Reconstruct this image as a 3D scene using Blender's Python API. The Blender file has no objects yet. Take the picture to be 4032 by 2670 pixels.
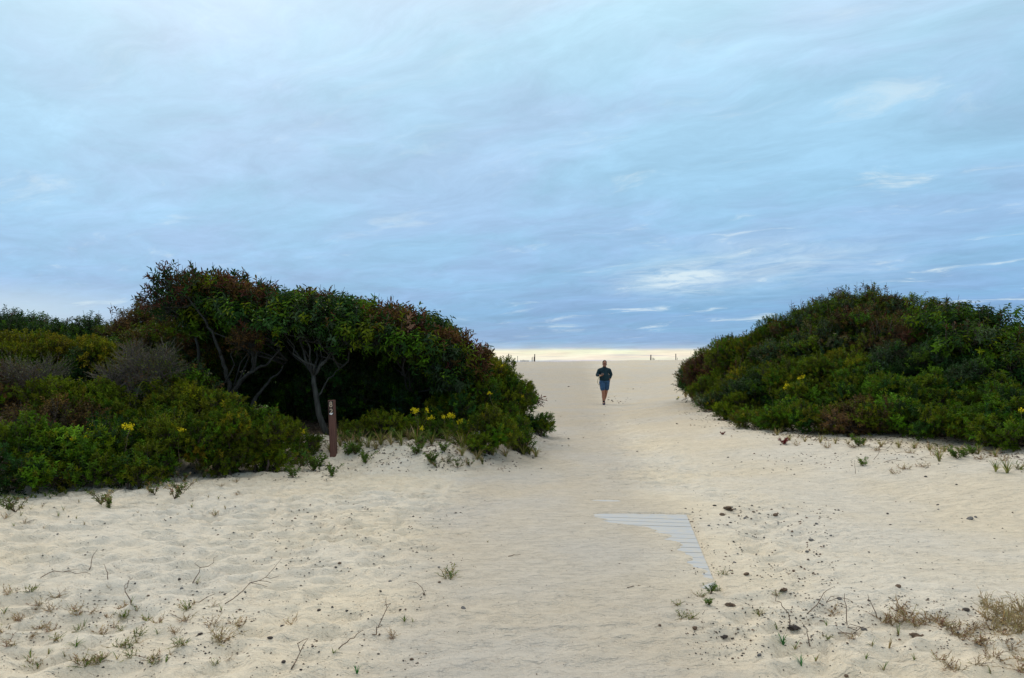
import bpy, math, random
import numpy as np
from mathutils import Vector, Matrix
S = bpy.context.scene
COL = S.collection
R = np.random.default_rng(8)
random.seed(8)
rad = math.radians

# ------------------------------------------------------------------ camera
FPX = 2912.0; EYE = 1.6; PITCH = math.atan(100 / FPX)
cam = bpy.data.cameras.new('camera'); cam.lens = FPX / 4032 * 36; cam.sensor_width = 36
cam.clip_start = 0.1; cam.clip_end = 20000
co = bpy.data.objects.new('camera', cam); COL.objects.link(co)
co.location = (0, 0, EYE); co.rotation_euler = (rad(90) + PITCH, 0, 0)
S.camera = co
S.view_settings.view_transform = 'Standard'; S.view_settings.look = 'None'
S.view_settings.exposure = 0.0; S.view_settings.gamma = 1
S.view_settings.use_curve_mapping = False

# ------------------------------------------------------------------ node helper
class NT:
    def __init__(s, nt):
        s.nt = nt; nt.nodes.clear()
    def n(s, typ, ins=None, **kw):
        nd = s.nt.nodes.new(typ)
        for k, v in kw.items(): setattr(nd, k, v)
        for k, v in (ins or {}).items():
            sock = nd.inputs[k]
            if isinstance(v, bpy.types.NodeSocket): s.nt.links.new(v, sock)
            else: sock.default_value = v
        return nd
    def math(s, op, a, b=0.0, c=0.0, clamp=False):
        nd = s.n('ShaderNodeMath', {0: a, 1: b, 2: c}, operation=op, use_clamp=clamp); return nd.outputs[0]
    def ramp(s, f, stops, interp='LINEAR'):
        nd = s.n('ShaderNodeValToRGB', {0: f}); cr = nd.color_ramp; cr.interpolation = interp
        while len(cr.elements) < len(stops): cr.elements.new(0.5)
        for e, (p, c) in zip(cr.elements, stops):
            e.position = p; e.color = (c, c, c, 1) if not isinstance(c, tuple) else (*c, 1)
        return nd.outputs[0]
    def mix(s, f, a, b, blend='MIX'):
        nd = s.n('ShaderNodeMix', data_type='RGBA', blend_type=blend)
        for i, v in ((0, f), (6, a), (7, b)):
            if isinstance(v, bpy.types.NodeSocket): s.nt.links.new(v, nd.inputs[i])
            else: nd.inputs[i].default_value = v if i == 0 else (*v, 1)
        return nd.outputs[2]

# ------------------------------------------------------------------ world: overcast evening sky
SUN_EL, SUN_AZ = 36.0, -28.0      # azimuth from +Y towards +X
w = bpy.data.worlds.new('World'); S.world = w; w.use_nodes = True
T = NT(w.node_tree)
tc = T.n('ShaderNodeTexCoord')
sx = T.n('ShaderNodeSeparateXYZ', {0: tc.outputs['Generated']})
X, Y, Z = sx.outputs
Zc = T.math('MAXIMUM', Z, 0.0)
den = T.math('ADD', Zc, 0.10)
U = T.math('DIVIDE', X, den); V = T.math('DIVIDE', Y, den)
uv0 = T.n('ShaderNodeCombineXYZ', {0: U, 1: V, 2: 0.0}).outputs[0]
uvr = T.n('ShaderNodeVectorRotate', {'Vector': uv0, 'Angle': rad(38)}, rotation_type='Z_AXIS').outputs[0]
wrp = T.n('ShaderNodeTexNoise', {'Vector': uvr, 'Scale': 1.4, 'Detail': 3.0}).outputs[1]
wsub = T.n('ShaderNodeVectorMath', {0: wrp, 1: (.5, .5, .5)}, operation='SUBTRACT').outputs[0]
wsc = T.n('ShaderNodeVectorMath', {0: wsub, 3: 0.55}, operation='SCALE').outputs[0]
uv = T.n('ShaderNodeVectorMath', {0: uvr, 1: wsc}, operation='ADD').outputs[0]
def cloud(scale, sxy, detail, rough, dist, off):
    m = T.n('ShaderNodeMapping', {'Vector': uv, 'Location': off, 'Scale': (sxy[0], sxy[1], 1)})
    return T.n('ShaderNodeTexNoise', {'Vector': m.outputs[0], 'Scale': scale, 'Detail': detail, 'Roughness': rough, 'Distortion': dist}).outputs[0]
n1 = cloud(1.0, (0.8, 1.1), 8, 0.6, 0.2, (3.1, 0.7, 0))
n2 = cloud(2.2, (0.75, 1.35), 10, 0.66, 0.3, (9.0, 4.2, 0))
n3 = cloud(1.3, (0.6, 1.0), 5, 0.5, 0.2, (1.3, 7.7, 2))
n4 = cloud(2.4, (0.7, 1.5), 9, 0.64, 0.2, (5.7, 2.1, 4))
# elevation ramp, its lowest cloud edge wavering slightly
az = T.n('ShaderNodeCombineXYZ', {0: X, 1: 0.0, 2: 0.0}).outputs[0]
wob = T.n('ShaderNodeTexNoise', {'Vector': az, 'Scale': 5.0, 'Detail': 4.0}).outputs[0]
Zw = T.math('ADD', Zc, T.math('MULTIPLY', T.math('SUBTRACT', wob, 0.5), 0.012))
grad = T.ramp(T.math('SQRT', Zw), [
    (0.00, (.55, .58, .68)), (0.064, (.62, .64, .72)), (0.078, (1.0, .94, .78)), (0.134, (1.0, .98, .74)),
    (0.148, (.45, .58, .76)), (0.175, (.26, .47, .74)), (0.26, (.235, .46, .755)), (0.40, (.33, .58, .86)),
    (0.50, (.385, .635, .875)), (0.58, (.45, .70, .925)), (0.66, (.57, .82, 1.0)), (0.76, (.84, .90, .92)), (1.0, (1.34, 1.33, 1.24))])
# lavender / cyan variation and soft light-dark mottling
lav = T.mix(T.ramp(n1, [(0.38, 0.0), (0.62, 1.0)], 'EASE'), (0.965, 1.02, 1.005), (1.035, 0.975, 1.0))
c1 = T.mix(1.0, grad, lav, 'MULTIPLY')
sh = T.ramp(n2, [(0.32, 0.87), (0.5, 0.965), (0.66, 1.05)])
c2 = T.mix(1.0, c1, sh, 'MULTIPLY')
sh3 = T.ramp(n3, [(0.3, 0.95), (0.7, 1.05)])
n5 = cloud(6.0, (0.8, 1.3), 9, 0.68, 0.3, (2.7, 5.1, 1))
c3 = T.mix(1.0, c2, sh3, 'MULTIPLY')
c3 = T.mix(1.0, c3, T.ramp(n5, [(0.3, 0.95), (0.5, 1.0), (0.7, 1.06)]), 'MULTIPLY')
strv = T.n('ShaderNodeCombineXYZ', {0: T.math('MULTIPLY', X, 9.0), 1: T.math('MULTIPLY', Z, 260.0), 2: 0.0}).outputs[0]
n6 = T.n('ShaderNodeTexNoise', {'Vector': strv, 'Scale': 1.0, 'Detail': 5.0, 'Roughness': .6, 'Distortion': .4}).outputs[0]
hm = T.ramp(Zc, [(0.0, 1.0), (0.022, 1.0), (0.03, 0.0)])
c3 = T.mix(T.math('MULTIPLY', hm, T.ramp(n6, [(.54, 0.), (.66, .65)])), c3, (.62, .60, .64))
# brighter breaks, mostly low in the sky to the right
lowm = T.ramp(Zc, [(0.02, 0.0), (0.06, 1.0), (0.2, 0.8), (0.42, 0.35), (0.6, 0.3)])
rgt = T.ramp(T.math('ADD', X, 0.5), [(0.0, 0.55), (0.45, 0.35), (0.72, 1.0)])
def lobe(x0, z0, wx, wz):
    a = T.math('POWER', T.math('DIVIDE', T.math('SUBTRACT', X, x0), wx), 2.0); b = T.math('POWER', T.math('DIVIDE', T.math('SUBTRACT', Z, z0), wz), 2.0)
    return T.math('EXPONENT', T.math('MULTIPLY', T.math('ADD', a, b), -1.0))
spot = T.math('ADD', lobe(.215, .112, .06, .018), T.math('MULTIPLY', lobe(.33, .13, .12, .03), .45))
spot = T.math('MULTIPLY', spot, T.ramp(T.math('ADD', T.math('MULTIPLY', n4, .5), T.math('MULTIPLY', n5, .5)), [(0.40, 0.1), (0.56, 1.0)]))
brk = T.math('ADD', T.math('MULTIPLY', T.ramp(n4, [(0.56, 0.0), (0.74, 1.0)], 'EASE'), T.math('MULTIPLY', lowm, rgt)), spot, clamp=True)
c4 = T.mix(T.math('MULTIPLY', brk, 0.8), c3, (.78, .91, .96))
# pale patch low on the left
pl = T.math('MULTIPLY', T.ramp(T.math('ADD', X, 1.0), [(0.42, 1.0), (0.66, 0.0)], 'EASE'), T.ramp(Zc, [(0.0, 1.0), (0.06, 0.8), (0.105, 0.0)], 'EASE'))
c5 = T.mix(T.math('MULTIPLY', pl, 0.7), c4, (.66, .82, .90))
sky = T.n('ShaderNodeTexSky', sky_type='NISHITA'); sky.sun_disc = False
sky.sun_elevation = rad(SUN_EL); sky.sun_rotation = rad(SUN_AZ); sky.dust_density = 2.0
bg1 = T.n('ShaderNodeBackground', {0: sky.outputs[0], 1: 0.10})
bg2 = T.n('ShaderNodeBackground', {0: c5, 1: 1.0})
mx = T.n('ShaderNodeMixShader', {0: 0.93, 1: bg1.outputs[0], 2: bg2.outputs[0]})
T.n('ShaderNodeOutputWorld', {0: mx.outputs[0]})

sun = bpy.data.lights.new('sun', 'SUN'); sun.energy = 1.32; sun.angle = rad(20); sun.color = (1.0, 0.88, 0.73)
so = bpy.data.objects.new('sun', sun); COL.objects.link(so)
sd = Vector((math.sin(rad(SUN_AZ)) * math.cos(rad(SUN_EL)), math.cos(rad(SUN_AZ)) * math.cos(rad(SUN_EL)), math.sin(rad(SUN_EL))))
so.rotation_euler = sd.to_track_quat('Z', 'Y').to_euler()

# ------------------------------------------------------------------ tagging and meshes
def tag(o, label=None, cat=None, group=None, kind=None):
    if label: o['label'] = label
    if cat: o['category'] = cat
    if group: o['group'] = group
    if kind: o['kind'] = kind
    return o
def empty(name, loc, rz=0.0, **k):
    o = bpy.data.objects.new(name, None); COL.objects.link(o)
    o.empty_display_size = 0.1; o.location = loc; o.rotation_euler = (0, 0, rz)
    return tag(o, **k)
def mesh_np(name, v, quads=None, tris=None, mats=(), smooth=False, col=None, midx=None):
    me = bpy.data.meshes.new(name)
    v = np.asarray(v, dtype=np.float32).reshape(-1, 3)
    q = np.zeros((0, 4), np.int32) if quads is None else np.asarray(quads, np.int32).reshape(-1, 4)
    t = np.zeros((0, 3), np.int32) if tris is None else np.asarray(tris, np.int32).reshape(-1, 3)
    me.vertices.add(len(v)); me.vertices.foreach_set('co', v.ravel())
    me.loops.add(q.size + t.size)
    me.loops.foreach_set('vertex_index', np.concatenate([q.ravel(), t.ravel()]))
    me.polygons.add(len(q) + len(t))
    st = np.concatenate([np.arange(len(q)) * 4, q.size + np.arange(len(t)) * 3]).astype(np.int32)
    me.polygons.foreach_set('loop_start', st)
    if midx is not None: me.polygons.foreach_set('material_index', np.asarray(midx, np.int32))
    for m in mats: me.materials.append(m)
    me.update(calc_edges=True)
    me.polygons.foreach_set('use_smooth', np.full(len(me.polygons), bool(smooth)))
    if col is not None:
        a = me.color_attributes.new('tint', 'FLOAT_COLOR', 'POINT')
        c = np.ones((len(v), 4), np.float32); c[:, :3] = col
        a.data.foreach_set('color', c.ravel())
    me.validate()
    return me
def link(name, me, parent=None, loc=None, rot=None):
    o = bpy.data.objects.new(name, me); COL.objects.link(o)
    if parent: o.parent = parent
    if loc is not None: o.location = loc
    if rot is not None: o.rotation_euler = rot
    return o

class MB:
    """collects pieces with numpy; v list, q list, t list, colour list"""
    def __init__(s): s.v = []; s.q = []; s.t = []; s.c = []; s.n = 0; s.mq = []; s.mt = []
    def add(s, v, q=None, t=None, c=None, m=0):
        v = np.asarray(v, float).reshape(-1, 3)
        if q is not None and len(q):
            q = np.asarray(q).reshape(-1, 4); s.q.append(q + s.n); s.mq.append(np.full(len(q), m))
        if t is not None and len(t):
            t = np.asarray(t).reshape(-1, 3); s.t.append(t + s.n); s.mt.append(np.full(len(t), m))
        cc = np.ones((len(v), 3)) * 0.5
        if c is not None: cc = np.broadcast_to(np.asarray(c, float), (len(v), 3)).copy()
        s.c.append(cc); s.v.append(v); s.n += len(v)
    def mesh(s, name, mats, smooth=False, org=None):
        v = np.concatenate(s.v)
        if org is not None: v = v - np.asarray(org)
        q = np.concatenate(s.q) if s.q else None; t = np.concatenate(s.t) if s.t else None
        mi = np.concatenate(([*s.mq] if s.mq else []) + ([*s.mt] if s.mt else []))
        return mesh_np(name, v, q, t, mats, smooth, np.concatenate(s.c), mi)
    def tube(s, path, r, sides=6, c=None, m=0):
        P = np.asarray(path, float); n = len(P)
        r = np.broadcast_to(np.asarray(r, float), (n,))
        Tn = np.gradient(P, axis=0); Tn /= np.linalg.norm(Tn, axis=1)[:, None] + 1e-9
        ref = np.array([0.31, 0.87, 0.38]) if abs(Tn[0] @ np.array([0.31, .87, .38])) < 0.9 else np.array([1., 0, 0])
        A = np.cross(Tn, ref); A /= np.linalg.norm(A, axis=1)[:, None] + 1e-9
        B = np.cross(Tn, A)
        a = np.arange(sides) * 2 * math.pi / sides
        ring = P[:, None] + r[:, None, None] * (np.cos(a)[None, :, None] * A[:, None] + np.sin(a)[None, :, None] * B[:, None])
        i = np.arange(n - 1)[:, None] * sides; j = np.arange(sides)[None]; k = (j + 1) % sides
        q = np.stack([i + j, i + k, i + sides + k, i + sides + j], -1).reshape(-1, 4)
        t = [[0, kk + 1, kk] for kk in range(1, sides - 1)] + [[(n - 1) * sides, (n - 1) * sides + kk, (n - 1) * sides + kk + 1] for kk in range(1, sides - 1)]
        s.add(ring.reshape(-1, 3), q, t, c, m)
    def box(s, c, sz, rz=0.0, col=None, m=0, rot=None):
        x, y, z = np.asarray(sz) / 2
        v = np.array([[a, b, d] for d in (-z, z) for a, b in ((-x, -y), (x, -y), (x, y), (-x, y))])
        if rot is None: rot = np.array(Matrix.Rotation(rz, 3, 'Z'))
        v = v @ np.asarray(rot).T + np.asarray(c)
        s.add(v, [[0, 3, 2, 1], [4, 5, 6, 7], [0, 1, 5, 4], [1, 2, 6, 5], [2, 3, 7, 6], [3, 0, 4, 7]], None, col, m)

def vnoise(x, y, seed=0):
    xi = np.floor(x).astype(np.int64); yi = np.floor(y).astype(np.int64)
    fx = x - xi; fy = y - yi; fx = fx ** 3 * (fx * (fx * 6 - 15) + 10); fy = fy ** 3 * (fy * (fy * 6 - 15) + 10)
    def h(a, b):
        n = (a * 374761393 + b * 668265263 + seed * 1442695041) & 0xffffffff
        n = ((n ^ (n >> 13)) * 1274126177) & 0xffffffff
        return ((n ^ (n >> 16)) & 0xffff) / 65535.0
    return (h(xi, yi) * (1 - fx) + h(xi + 1, yi) * fx) * (1 - fy) + (h(xi, yi + 1) * (1 - fx) + h(xi + 1, yi + 1) * fx) * fy
def fbm(x, y, o=4, seed=0):
    s = 0; a = 0.5
    for k in range(o): s = s + a * (vnoise(x * 2 ** k, y * 2 ** k, seed + k) - 0.5); a *= 0.55
    return s
def sstep(a, b, x):
    t = np.clip((x - a) / (b - a), 0, 1); return t * t * (3 - 2 * t)

# ------------------------------------------------------------------ terrain
LL = np.array([(-40, 3), (-12, 6.5), (-6.1, 8.8), (-5.3, 10.1), (-4.3, 11.2), (-3.4, 11.6), (-2.3, 11.2), (-1.2, 10.9), (-.2, 11.4), (.4, 13.2), (.9, 16.3), (1.0, 24), (.5, 42), (-6, 60)], float)
RL = np.array([(14, 52), (9.5, 40), (6.4, 27), (5.36, 19.9), (4.85, 16.2), (4.95, 13.4), (5.85, 12.3), (6.4, 11.1), (6.95, 9.9), (9, 7.5), (40, 3)], float)
def sdist(x, y, L):
    best = np.full(x.shape, 1e9); sg = np.ones(x.shape)
    for (a, b) in zip(L[:-1], L[1:]):
        d = b - a; t = np.clip(((x - a[0]) * d[0] + (y - a[1]) * d[1]) / (d @ d), 0, 1)
        ex = x - a[0] - t * d[0]; ey = y - a[1] - t * d[1]; dd = np.hypot(ex, ey)
        s = np.sign(d[0] * (y - a[1]) - d[1] * (x - a[0]))
        m = dd < best - 1e-9; best = np.where(m, dd, best); sg = np.where(m, s, sg)
    return best * sg
# mat geometry (a roll-out walkway mostly buried)
MAT_A = np.array([1.50, 5.60]); MAT_B = np.array([1.84, 7.86])
MAT_D = (MAT_B - MAT_A) / np.linalg.norm(MAT_B - MAT_A); MAT_N = np.array([-MAT_D[1], MAT_D[0]])
MAT_Z = 0.012
def base_h(x, y):
    sl = sdist(x, y, LL); sr = sdist(x, y, RL)
    h = 0.30 * sstep(0.0, 0.9, sl + 0.35 * fbm(x * 1.3, y * 1.3, 3, 40)) + 0.28 * sstep(1, 6, sl)
    h = h + 0.30 * sstep(-3.2, 0.1, sr) + 1.15 * sstep(0.1, 6.0, sr)
    h = h * (1 - sstep(45, 62, y))
    far = 1.86 * sstep(26, 78, y) + 0.010 * x * sstep(40, 76, y) + 0.16 * fbm(x * 0.20 + 5, y * 0.03, 4, 61) * sstep(50, 70, y)
    far = far - 4.6 * sstep(80, 130, y)
    h = h + np.where(y > 20, far, 0)
    return h
def axis(segs):
    out = [segs[0][0]]
    for a, b, d0, d1 in segs:
        p = a
        while p < b:
            t = (p - a) / (b - a); p += d0 + (d1 - d0) * t; out.append(min(p, b))
    return np.unique(np.round(out, 5))
gx = axis([(-900, -60, 90, 20), (-60, -12, 8, .6), (-12, -5.5, .25, .04), (-5.5, 5.5, .03, .03), (5.5, 12, .04, .25), (12, 60, .6, 8), (60, 900, 20, 90)])
gy = axis([(-60, 0, 10, .5), (0, 2.6, .3, .05), (2.6, 8.5, .026, .026), (8.5, 16, .03, .07), (16, 34, .07, .2), (34, 84, .25, .8), (84, 260, 2, 20)])
GX, GY = np.meshgrid(gx, gy)
GZ = base_h(GX, GY)
SL = sdist(GX, GY, LL); SR = sdist(GX, GY, RL)
nearm = 1 - sstep(20, 40, GY)
# packed central path is smoother
pc = 0.12 + 0.035 * GY; pw = 0.95 + 0.06 * GY
path = 1 - sstep(0.55, 1.15, np.abs(GX - pc - 0.25 * fbm(GY * 0.5, GX * 0, 2, 9)) / pw + 0.35 * fbm(GX * 1.1, GY * 1.1, 3, 77))
rsm = sstep(2.4, 3.6, GX) * sstep(4.7, 6.0, GY) + 0 * GX     # wind smoothed sheet on the right
rough = np.clip(1 - 0.75 * path - 0.72 * np.clip(rsm, 0, 1), 0.12, 1)
und = 0.05 * fbm(GX * 0.9, GY * 1.1, 3, 3) + 0.07 * fbm(GX * 0.35, GY * 0.35, 2, 31)
# trampled sand: overlapping soft dents with raised crests between them
cell = lambda s, sd_: None
foot = np.zeros_like(GX)
def dents(n, x0, x1, y0, y1, sa, sb, depth, mask=True):
    xs = R.uniform(x0, x1, n); ys = R.uniform(y0, y1, n)
    for px, py in zip(xs, ys):
        a = R.uniform(*sa); b = R.uniform(*sb); th = R.normal(0, 0.45); dp = R.uniform(.4, 1) * depth
        rr = a * 2.2
        i0, i1 = np.searchsorted(gx, (px - rr, px + rr)); j0, j1 = np.searchsorted(gy, (py - rr, py + rr))
        if i1 - i0 < 2 or j1 - j0 < 2: continue
        dx = GX[j0:j1, i0:i1] - px; dy = GY[j0:j1, i0:i1] - py
        u = (dx * math.cos(th) + dy * math.sin(th)) / a; v = (-dx * math.sin(th) + dy * math.cos(th)) / b
        q = u * u + v * v
        foot[j0:j1, i0:i1] += dp * (-np.exp(-q * 1.6) + 0.42 * np.exp(-(np.sqrt(q) - 1.25) ** 2 * 5))
dents(2600, -7, 7, 2.6, 14, (.10, .22), (.07, .12), 0.022)
dents(1500, -7, 7, 2.6, 9, (.05, .10), (.04, .07), 0.010)
dents(1500, -3, 8, 12, 32, (.14, .3), (.1, .2), 0.024)
sv_ = foot; foot = np.zeros_like(GX)
dents(5200, -1.2, 3.6, 2.6, 12, (.025, .07), (.015, .035), 0.0075); dents(2500, -7, 7, 2.6, 8, (.02, .05), (.015, .03), 0.007)
pathd = foot; foot = sv_
def worley(x, y, seed):
    xi = np.floor(x).astype(np.int64); yi = np.floor(y).astype(np.int64); f1 = np.full(x.shape, 9.); f2 = np.full(x.shape, 9.)
    for a in (-1, 0, 1):
        for b in (-1, 0, 1):
            cx = xi + a; cy = yi + b
            n = (cx * 374761393 + cy * 668265263 + seed * 144269) & 0xffffffff; n = ((n ^ (n >> 13)) * 1274126177) & 0xffffffff; n ^= n >> 16
            jx = (n & 0xff) / 255.; jy = ((n >> 8) & 0xff) / 255.
            d = (cx + jx - x) ** 2 + (cy + jy - y) ** 2
            f2 = np.minimum(f2, np.maximum(f1, d)); f1 = np.minimum(f1, d)
    return np.sqrt(f1), np.sqrt(f2)
wx_ = GX + .10 * fbm(GX * 3, GY * 3, 2, 101) * 2; wy_ = GY + .10 * fbm(GX * 3, GY * 3, 2, 102) * 2
a1, a2 = worley(wx_ / .44, wy_ / .27, 7); b1_, b2_ = worley(wx_ / .21 + 3, wy_ / .13, 8)
amp_ = .55 + .9 * np.clip(.5 + 1.6 * fbm(GX * .7, GY * .9, 3, 103), 0, 1)
bowl = (-.046 * (1 - sstep(0, .75, a2 - a1)) * 0 - .052 * sstep(.02, .55, a2 - a1)) * amp_ - .016 * sstep(.02, .5, b2_ - b1_) * amp_
bowl += .03
foot = foot * .45 + bowl * (1.0 - .5 * sstep(1.5, 3.0, GX)) * (1 - .15 * sstep(7, 12, GY))
rip = 0.010 * fbm(GX * 1.2, GY * 5.0, 3, 21) + 0.022 * fbm(GX * 2.2, GY * 3.4, 3, 22) + 0.006 * fbm(GX * 9, GY * 12, 2, 23)
GZ = GZ + nearm * (und + pathd + rough * foot * 1.25 + (0.35 + 0.65 * rough) * rip)
crust = 0.008 * np.abs(fbm(GX * 4.2, GY * 6.0, 3, 51)) * nearm * rough
GZ -= crust * 2.2
# beyond: soft low ripples
GZ += (1 - nearm) * 0.05 * fbm(GX * 0.35, GY * 0.5, 3, 24) * (1 - sstep(60, 75, GY)) + sstep(14, 24, GY) * (1 - sstep(60, 78, GY)) * 0.03 * fbm(GX * 0.7, GY * 1.9, 3, 27)
# eroded clods on the banks
GZ += 0.13 * fbm(GX * 4.5, GY * 4.5, 5, 35) * sstep(-.4, .1, SL) * (1 - sstep(1.6, 3, SL)) * nearm
GZ += 0.09 * fbm(GX * 2.4, GY * 2.4, 4, 36) * sstep(-1.2, -.2, SR) * (1 - sstep(1., 3, SR)) * nearm
# sand lies over most of the mat
mx_ = (GX - MAT_A[0]) * MAT_D[0] + (GY - MAT_A[1]) * MAT_D[1]     # along the edge 0..2.28
mn_ = (GX - MAT_A[0]) * MAT_N[0] + (GY - MAT_A[1]) * MAT_N[1]     # inwards (to the left) 0..1.5
near_mat = sstep(-0.9, 0, mx_) * (1 - sstep(3.5, 4.4, mx_)) * sstep(-.7, -.02, mn_) * (1 - sstep(1.6, 2.3, mn_))
jag = 0.20 * fbm(GX * 2.2, GY * 8.0, 4, 91)
wexp = np.interp(mx_, [-.2, .35, .6, .8, .95, 1.15, 1.3, 1.45, 1.58, 1.70, 1.85, 2.2, 2.27, 2.33, 3.2], [.03, .10, .13, .21, .15, .26, .22, .40, .36, .62, .84, .98, .7, -.4, -.4])
expo = sstep(-0.035, 0.035, wexp + jag - mn_) * (mn_ > -0.06)
expo2 = sstep(0.0, 0.5, 1 - ((mx_ - 2.98) / .07) ** 2 - ((mn_ - .86) / .20) ** 2)
flat = MAT_Z + 0.010 + 0.012 * fbm(GX * 3, GY * 6, 3, 92) + 0.004 * fbm(GX * 14, GY * 20, 2, 93) + .006 * sstep(.3, -.3, mn_ - wexp - jag)
flat = flat + sstep(-0.02, -0.10, mn_) * -0.004
tgt = flat * (1 - np.maximum(expo, expo2)) + (MAT_Z - 0.014) * np.maximum(expo, expo2)
GZ = GZ * (1 - near_mat) + tgt * near_mat

ny, nx = GX.shape
def Hg(x, y):
    x = np.atleast_1d(np.asarray(x, float)); y = np.atleast_1d(np.asarray(y, float))
    i = np.clip(np.searchsorted(gx, x) - 1, 0, nx - 2); j = np.clip(np.searchsorted(gy, y) - 1, 0, ny - 2)
    fx = np.clip((x - gx[i]) / (gx[i + 1] - gx[i]), 0, 1); fy = np.clip((y - gy[j]) / (gy[j + 1] - gy[j]), 0, 1)
    return (GZ[j, i] * (1 - fx) + GZ[j, i + 1] * fx) * (1 - fy) + (GZ[j + 1, i] * (1 - fx) + GZ[j + 1, i + 1] * fx) * fy
def H(x, y): return float(Hg(x, y)[0])
def ray(px, py):
    dx = (px - 2016) / FPX; dz = (1335 - py) / FPX
    c, s = math.cos(PITCH), math.sin(PITCH)
    return np.array([dx, c - dz * s, s + dz * c])
def P(px, py, d):                      # the point at distance d (along +Y) seen at a spot of the photo
    r = ray(px, py); return np.array([0, 0, EYE]) + r * (d / r[1])
DS = np.geomspace(2.5, 120, 1100)
def G(px, py):                         # where the ground is at that spot
    r = ray(px, py); ds = DS
    x = r[0] / r[1] * ds; z = EYE + r[2] / r[1] * ds
    hit = np.nonzero(z < Hg(x, ds))[0]
    k = hit[0] if len(hit) else len(ds) - 1
    return np.array([x[k], ds[k], H(x[k], ds[k])])

# ------------------------------------------------------------------ materials
def mat(name):
    m = bpy.data.materials.new(name); m.use_nodes = True; return m, NT(m.node_tree)
def out(t, s, disp=None): t.n('ShaderNodeOutputMaterial', {0: s})
def simple(name, col, rough=0.6, var=0.15, scale=30.0, bump=0.0, spec=0.3):
    m, t = mat(name); tc = t.n('ShaderNodeTexCoord')
    nz = t.n('ShaderNodeTexNoise', {'Vector': tc.outputs['Object'], 'Scale': scale, 'Detail': 5.0}).outputs[0]
    f = t.ramp(nz, [(0.3, 1 - var), (0.7, 1 + var)])
    c = t.mix(1.0, col, f, 'MULTIPLY')
    ins = {'Base Color': c, 'Roughness': rough, 'Specular IOR Level': spec}
    if bump: ins['Normal'] = t.n('ShaderNodeBump', {'Height': nz, 'Strength': bump, 'Distance': 0.01}).outputs[0]
    out(t, t.n('ShaderNodeBsdfPrincipled', ins).outputs[0]); return m
def leaf_mat(name, rough=0.5, trans=0.35, spec=0.3):
    m, t = mat(name)
    a = t.n('ShaderNodeAttribute', attribute_name='tint').outputs[0]
    bs = t.n('ShaderNodeBsdfPrincipled', {'Base Color': a, 'Roughness': rough, 'Specular IOR Level': spec})
    tr = t.n('ShaderNodeBsdfTranslucent', {0: t.mix(1.0, a, (1.2, 1.3, .7), 'MULTIPLY')})
    out(t, t.n('ShaderNodeMixShader', {0: trans, 1: bs.outputs[0], 2: tr.outputs[0]}).outputs[0]); return m
M_LEAF = leaf_mat('leaf', 0.55, 0.22, 0.12)
M_WAXY = leaf_mat('waxy_leaf', 0.5, 0.22, 0.14)
M_GRASS = leaf_mat('grass_blade', 0.6, 0.35, 0.2)
def bark_mat(name, a, b, scale=14):
    m, t = mat(name); tc = t.n('ShaderNodeTexCoord')
    mp = t.n('ShaderNodeMapping', {'Vector': tc.outputs['Object'], 'Scale': (1, 1, .35)}).outputs[0]
    nz = t.n('ShaderNodeTexNoise', {'Vector': mp, 'Scale': scale * 1.0, 'Detail': 6.0, 'Roughness': .65}).outputs[0]
    c = t.mix(t.ramp(nz, [(.38, 0.0), (.62, 1.0)]), a, b)
    out(t, t.n('ShaderNodeBsdfPrincipled', {'Base Color': c, 'Roughness': .85, 'Normal': t.n('ShaderNodeBump', {'Height': nz, 'Strength': .6, 'Distance': .01}).outputs[0]}).outputs[0]); return m
M_BARK = bark_mat('bark', (.012, .012, .010), (.042, .046, .040))
M_TWIG = bark_mat('grey_twig', (.05, .042, .038), (.13, .115, .10), 40)
M_DARKTWIG = bark_mat('dark_twig', (.035, .024, .02), (.09, .065, .05), 40)

m_sand, t = mat('sand')
tc = t.n('ShaderNodeTexCoord').outputs['Object']
def nz(vec, sc, det=4.0, r=.55, sca=(1, 1, 1)):
    mp = t.n('ShaderNodeMapping', {'Vector': vec, 'Scale': sca}).outputs[0]
    return t.n('ShaderNodeTexNoise', {'Vector': mp, 'Scale': sc, 'Detail': det, 'Roughness': r}).outputs[0]
big = nz(tc, .45, 3.0); mid = nz(tc, 3.0, 5.0, .6, (1, 2, 1)); fine = nz(tc, 220.0, 2.0, .7); fine2 = nz(tc, 60.0, 4.0, .7); strk = nz(tc, 5.0, 6.0, .65, (1, 4, 1))
c = t.mix(t.ramp(big, [(.35, 0.), (.65, 1.)], 'EASE'), (.59, .528, .42), (.565, .53, .462))
sa = t.n('ShaderNodeSeparateColor', {0: t.n('ShaderNodeAttribute', attribute_name='tint').outputs[0]}); soil = sa.outputs[0]
c = t.mix(sa.outputs[1], t.mix(1.0, c, (1.19, 1.17, 1.135), 'MULTIPLY'), t.mix(1.0, c, (.925, .915, .92), 'MULTIPLY'))
c = t.mix(1.0, c, t.ramp(mid, [(.3, .93), (.7, 1.05)]), 'MULTIPLY')
c = t.mix(1.0, c, t.ramp(strk, [(.3, .92), (.55, 1.0), (.75, 1.04)]), 'MULTIPLY')
c = t.mix(1.0, c, t.ramp(fine, [(.25, .82), (.5, 1.0), (.75, 1.12)]), 'MULTIPLY')
c = t.mix(1.0, c, t.ramp(fine2, [(.25, .92), (.5, 1.0), (.75, 1.05)]), 'MULTIPLY')
c = t.mix(t.math('MULTIPLY', soil, t.ramp(mid, [(.3, .92), (.6, 1.0)])), c, (.085, .062, .04))
c = t.mix(sa.outputs[2], c, t.mix(1.0, c, (.86, .85, .84), 'MULTIPLY'))
b1 = t.n('ShaderNodeBump', {'Height': strk, 'Strength': .7, 'Distance': .04})
dash = nz(tc, 7.5, 4.0, .6, (1, 1.7, 1))
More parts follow.
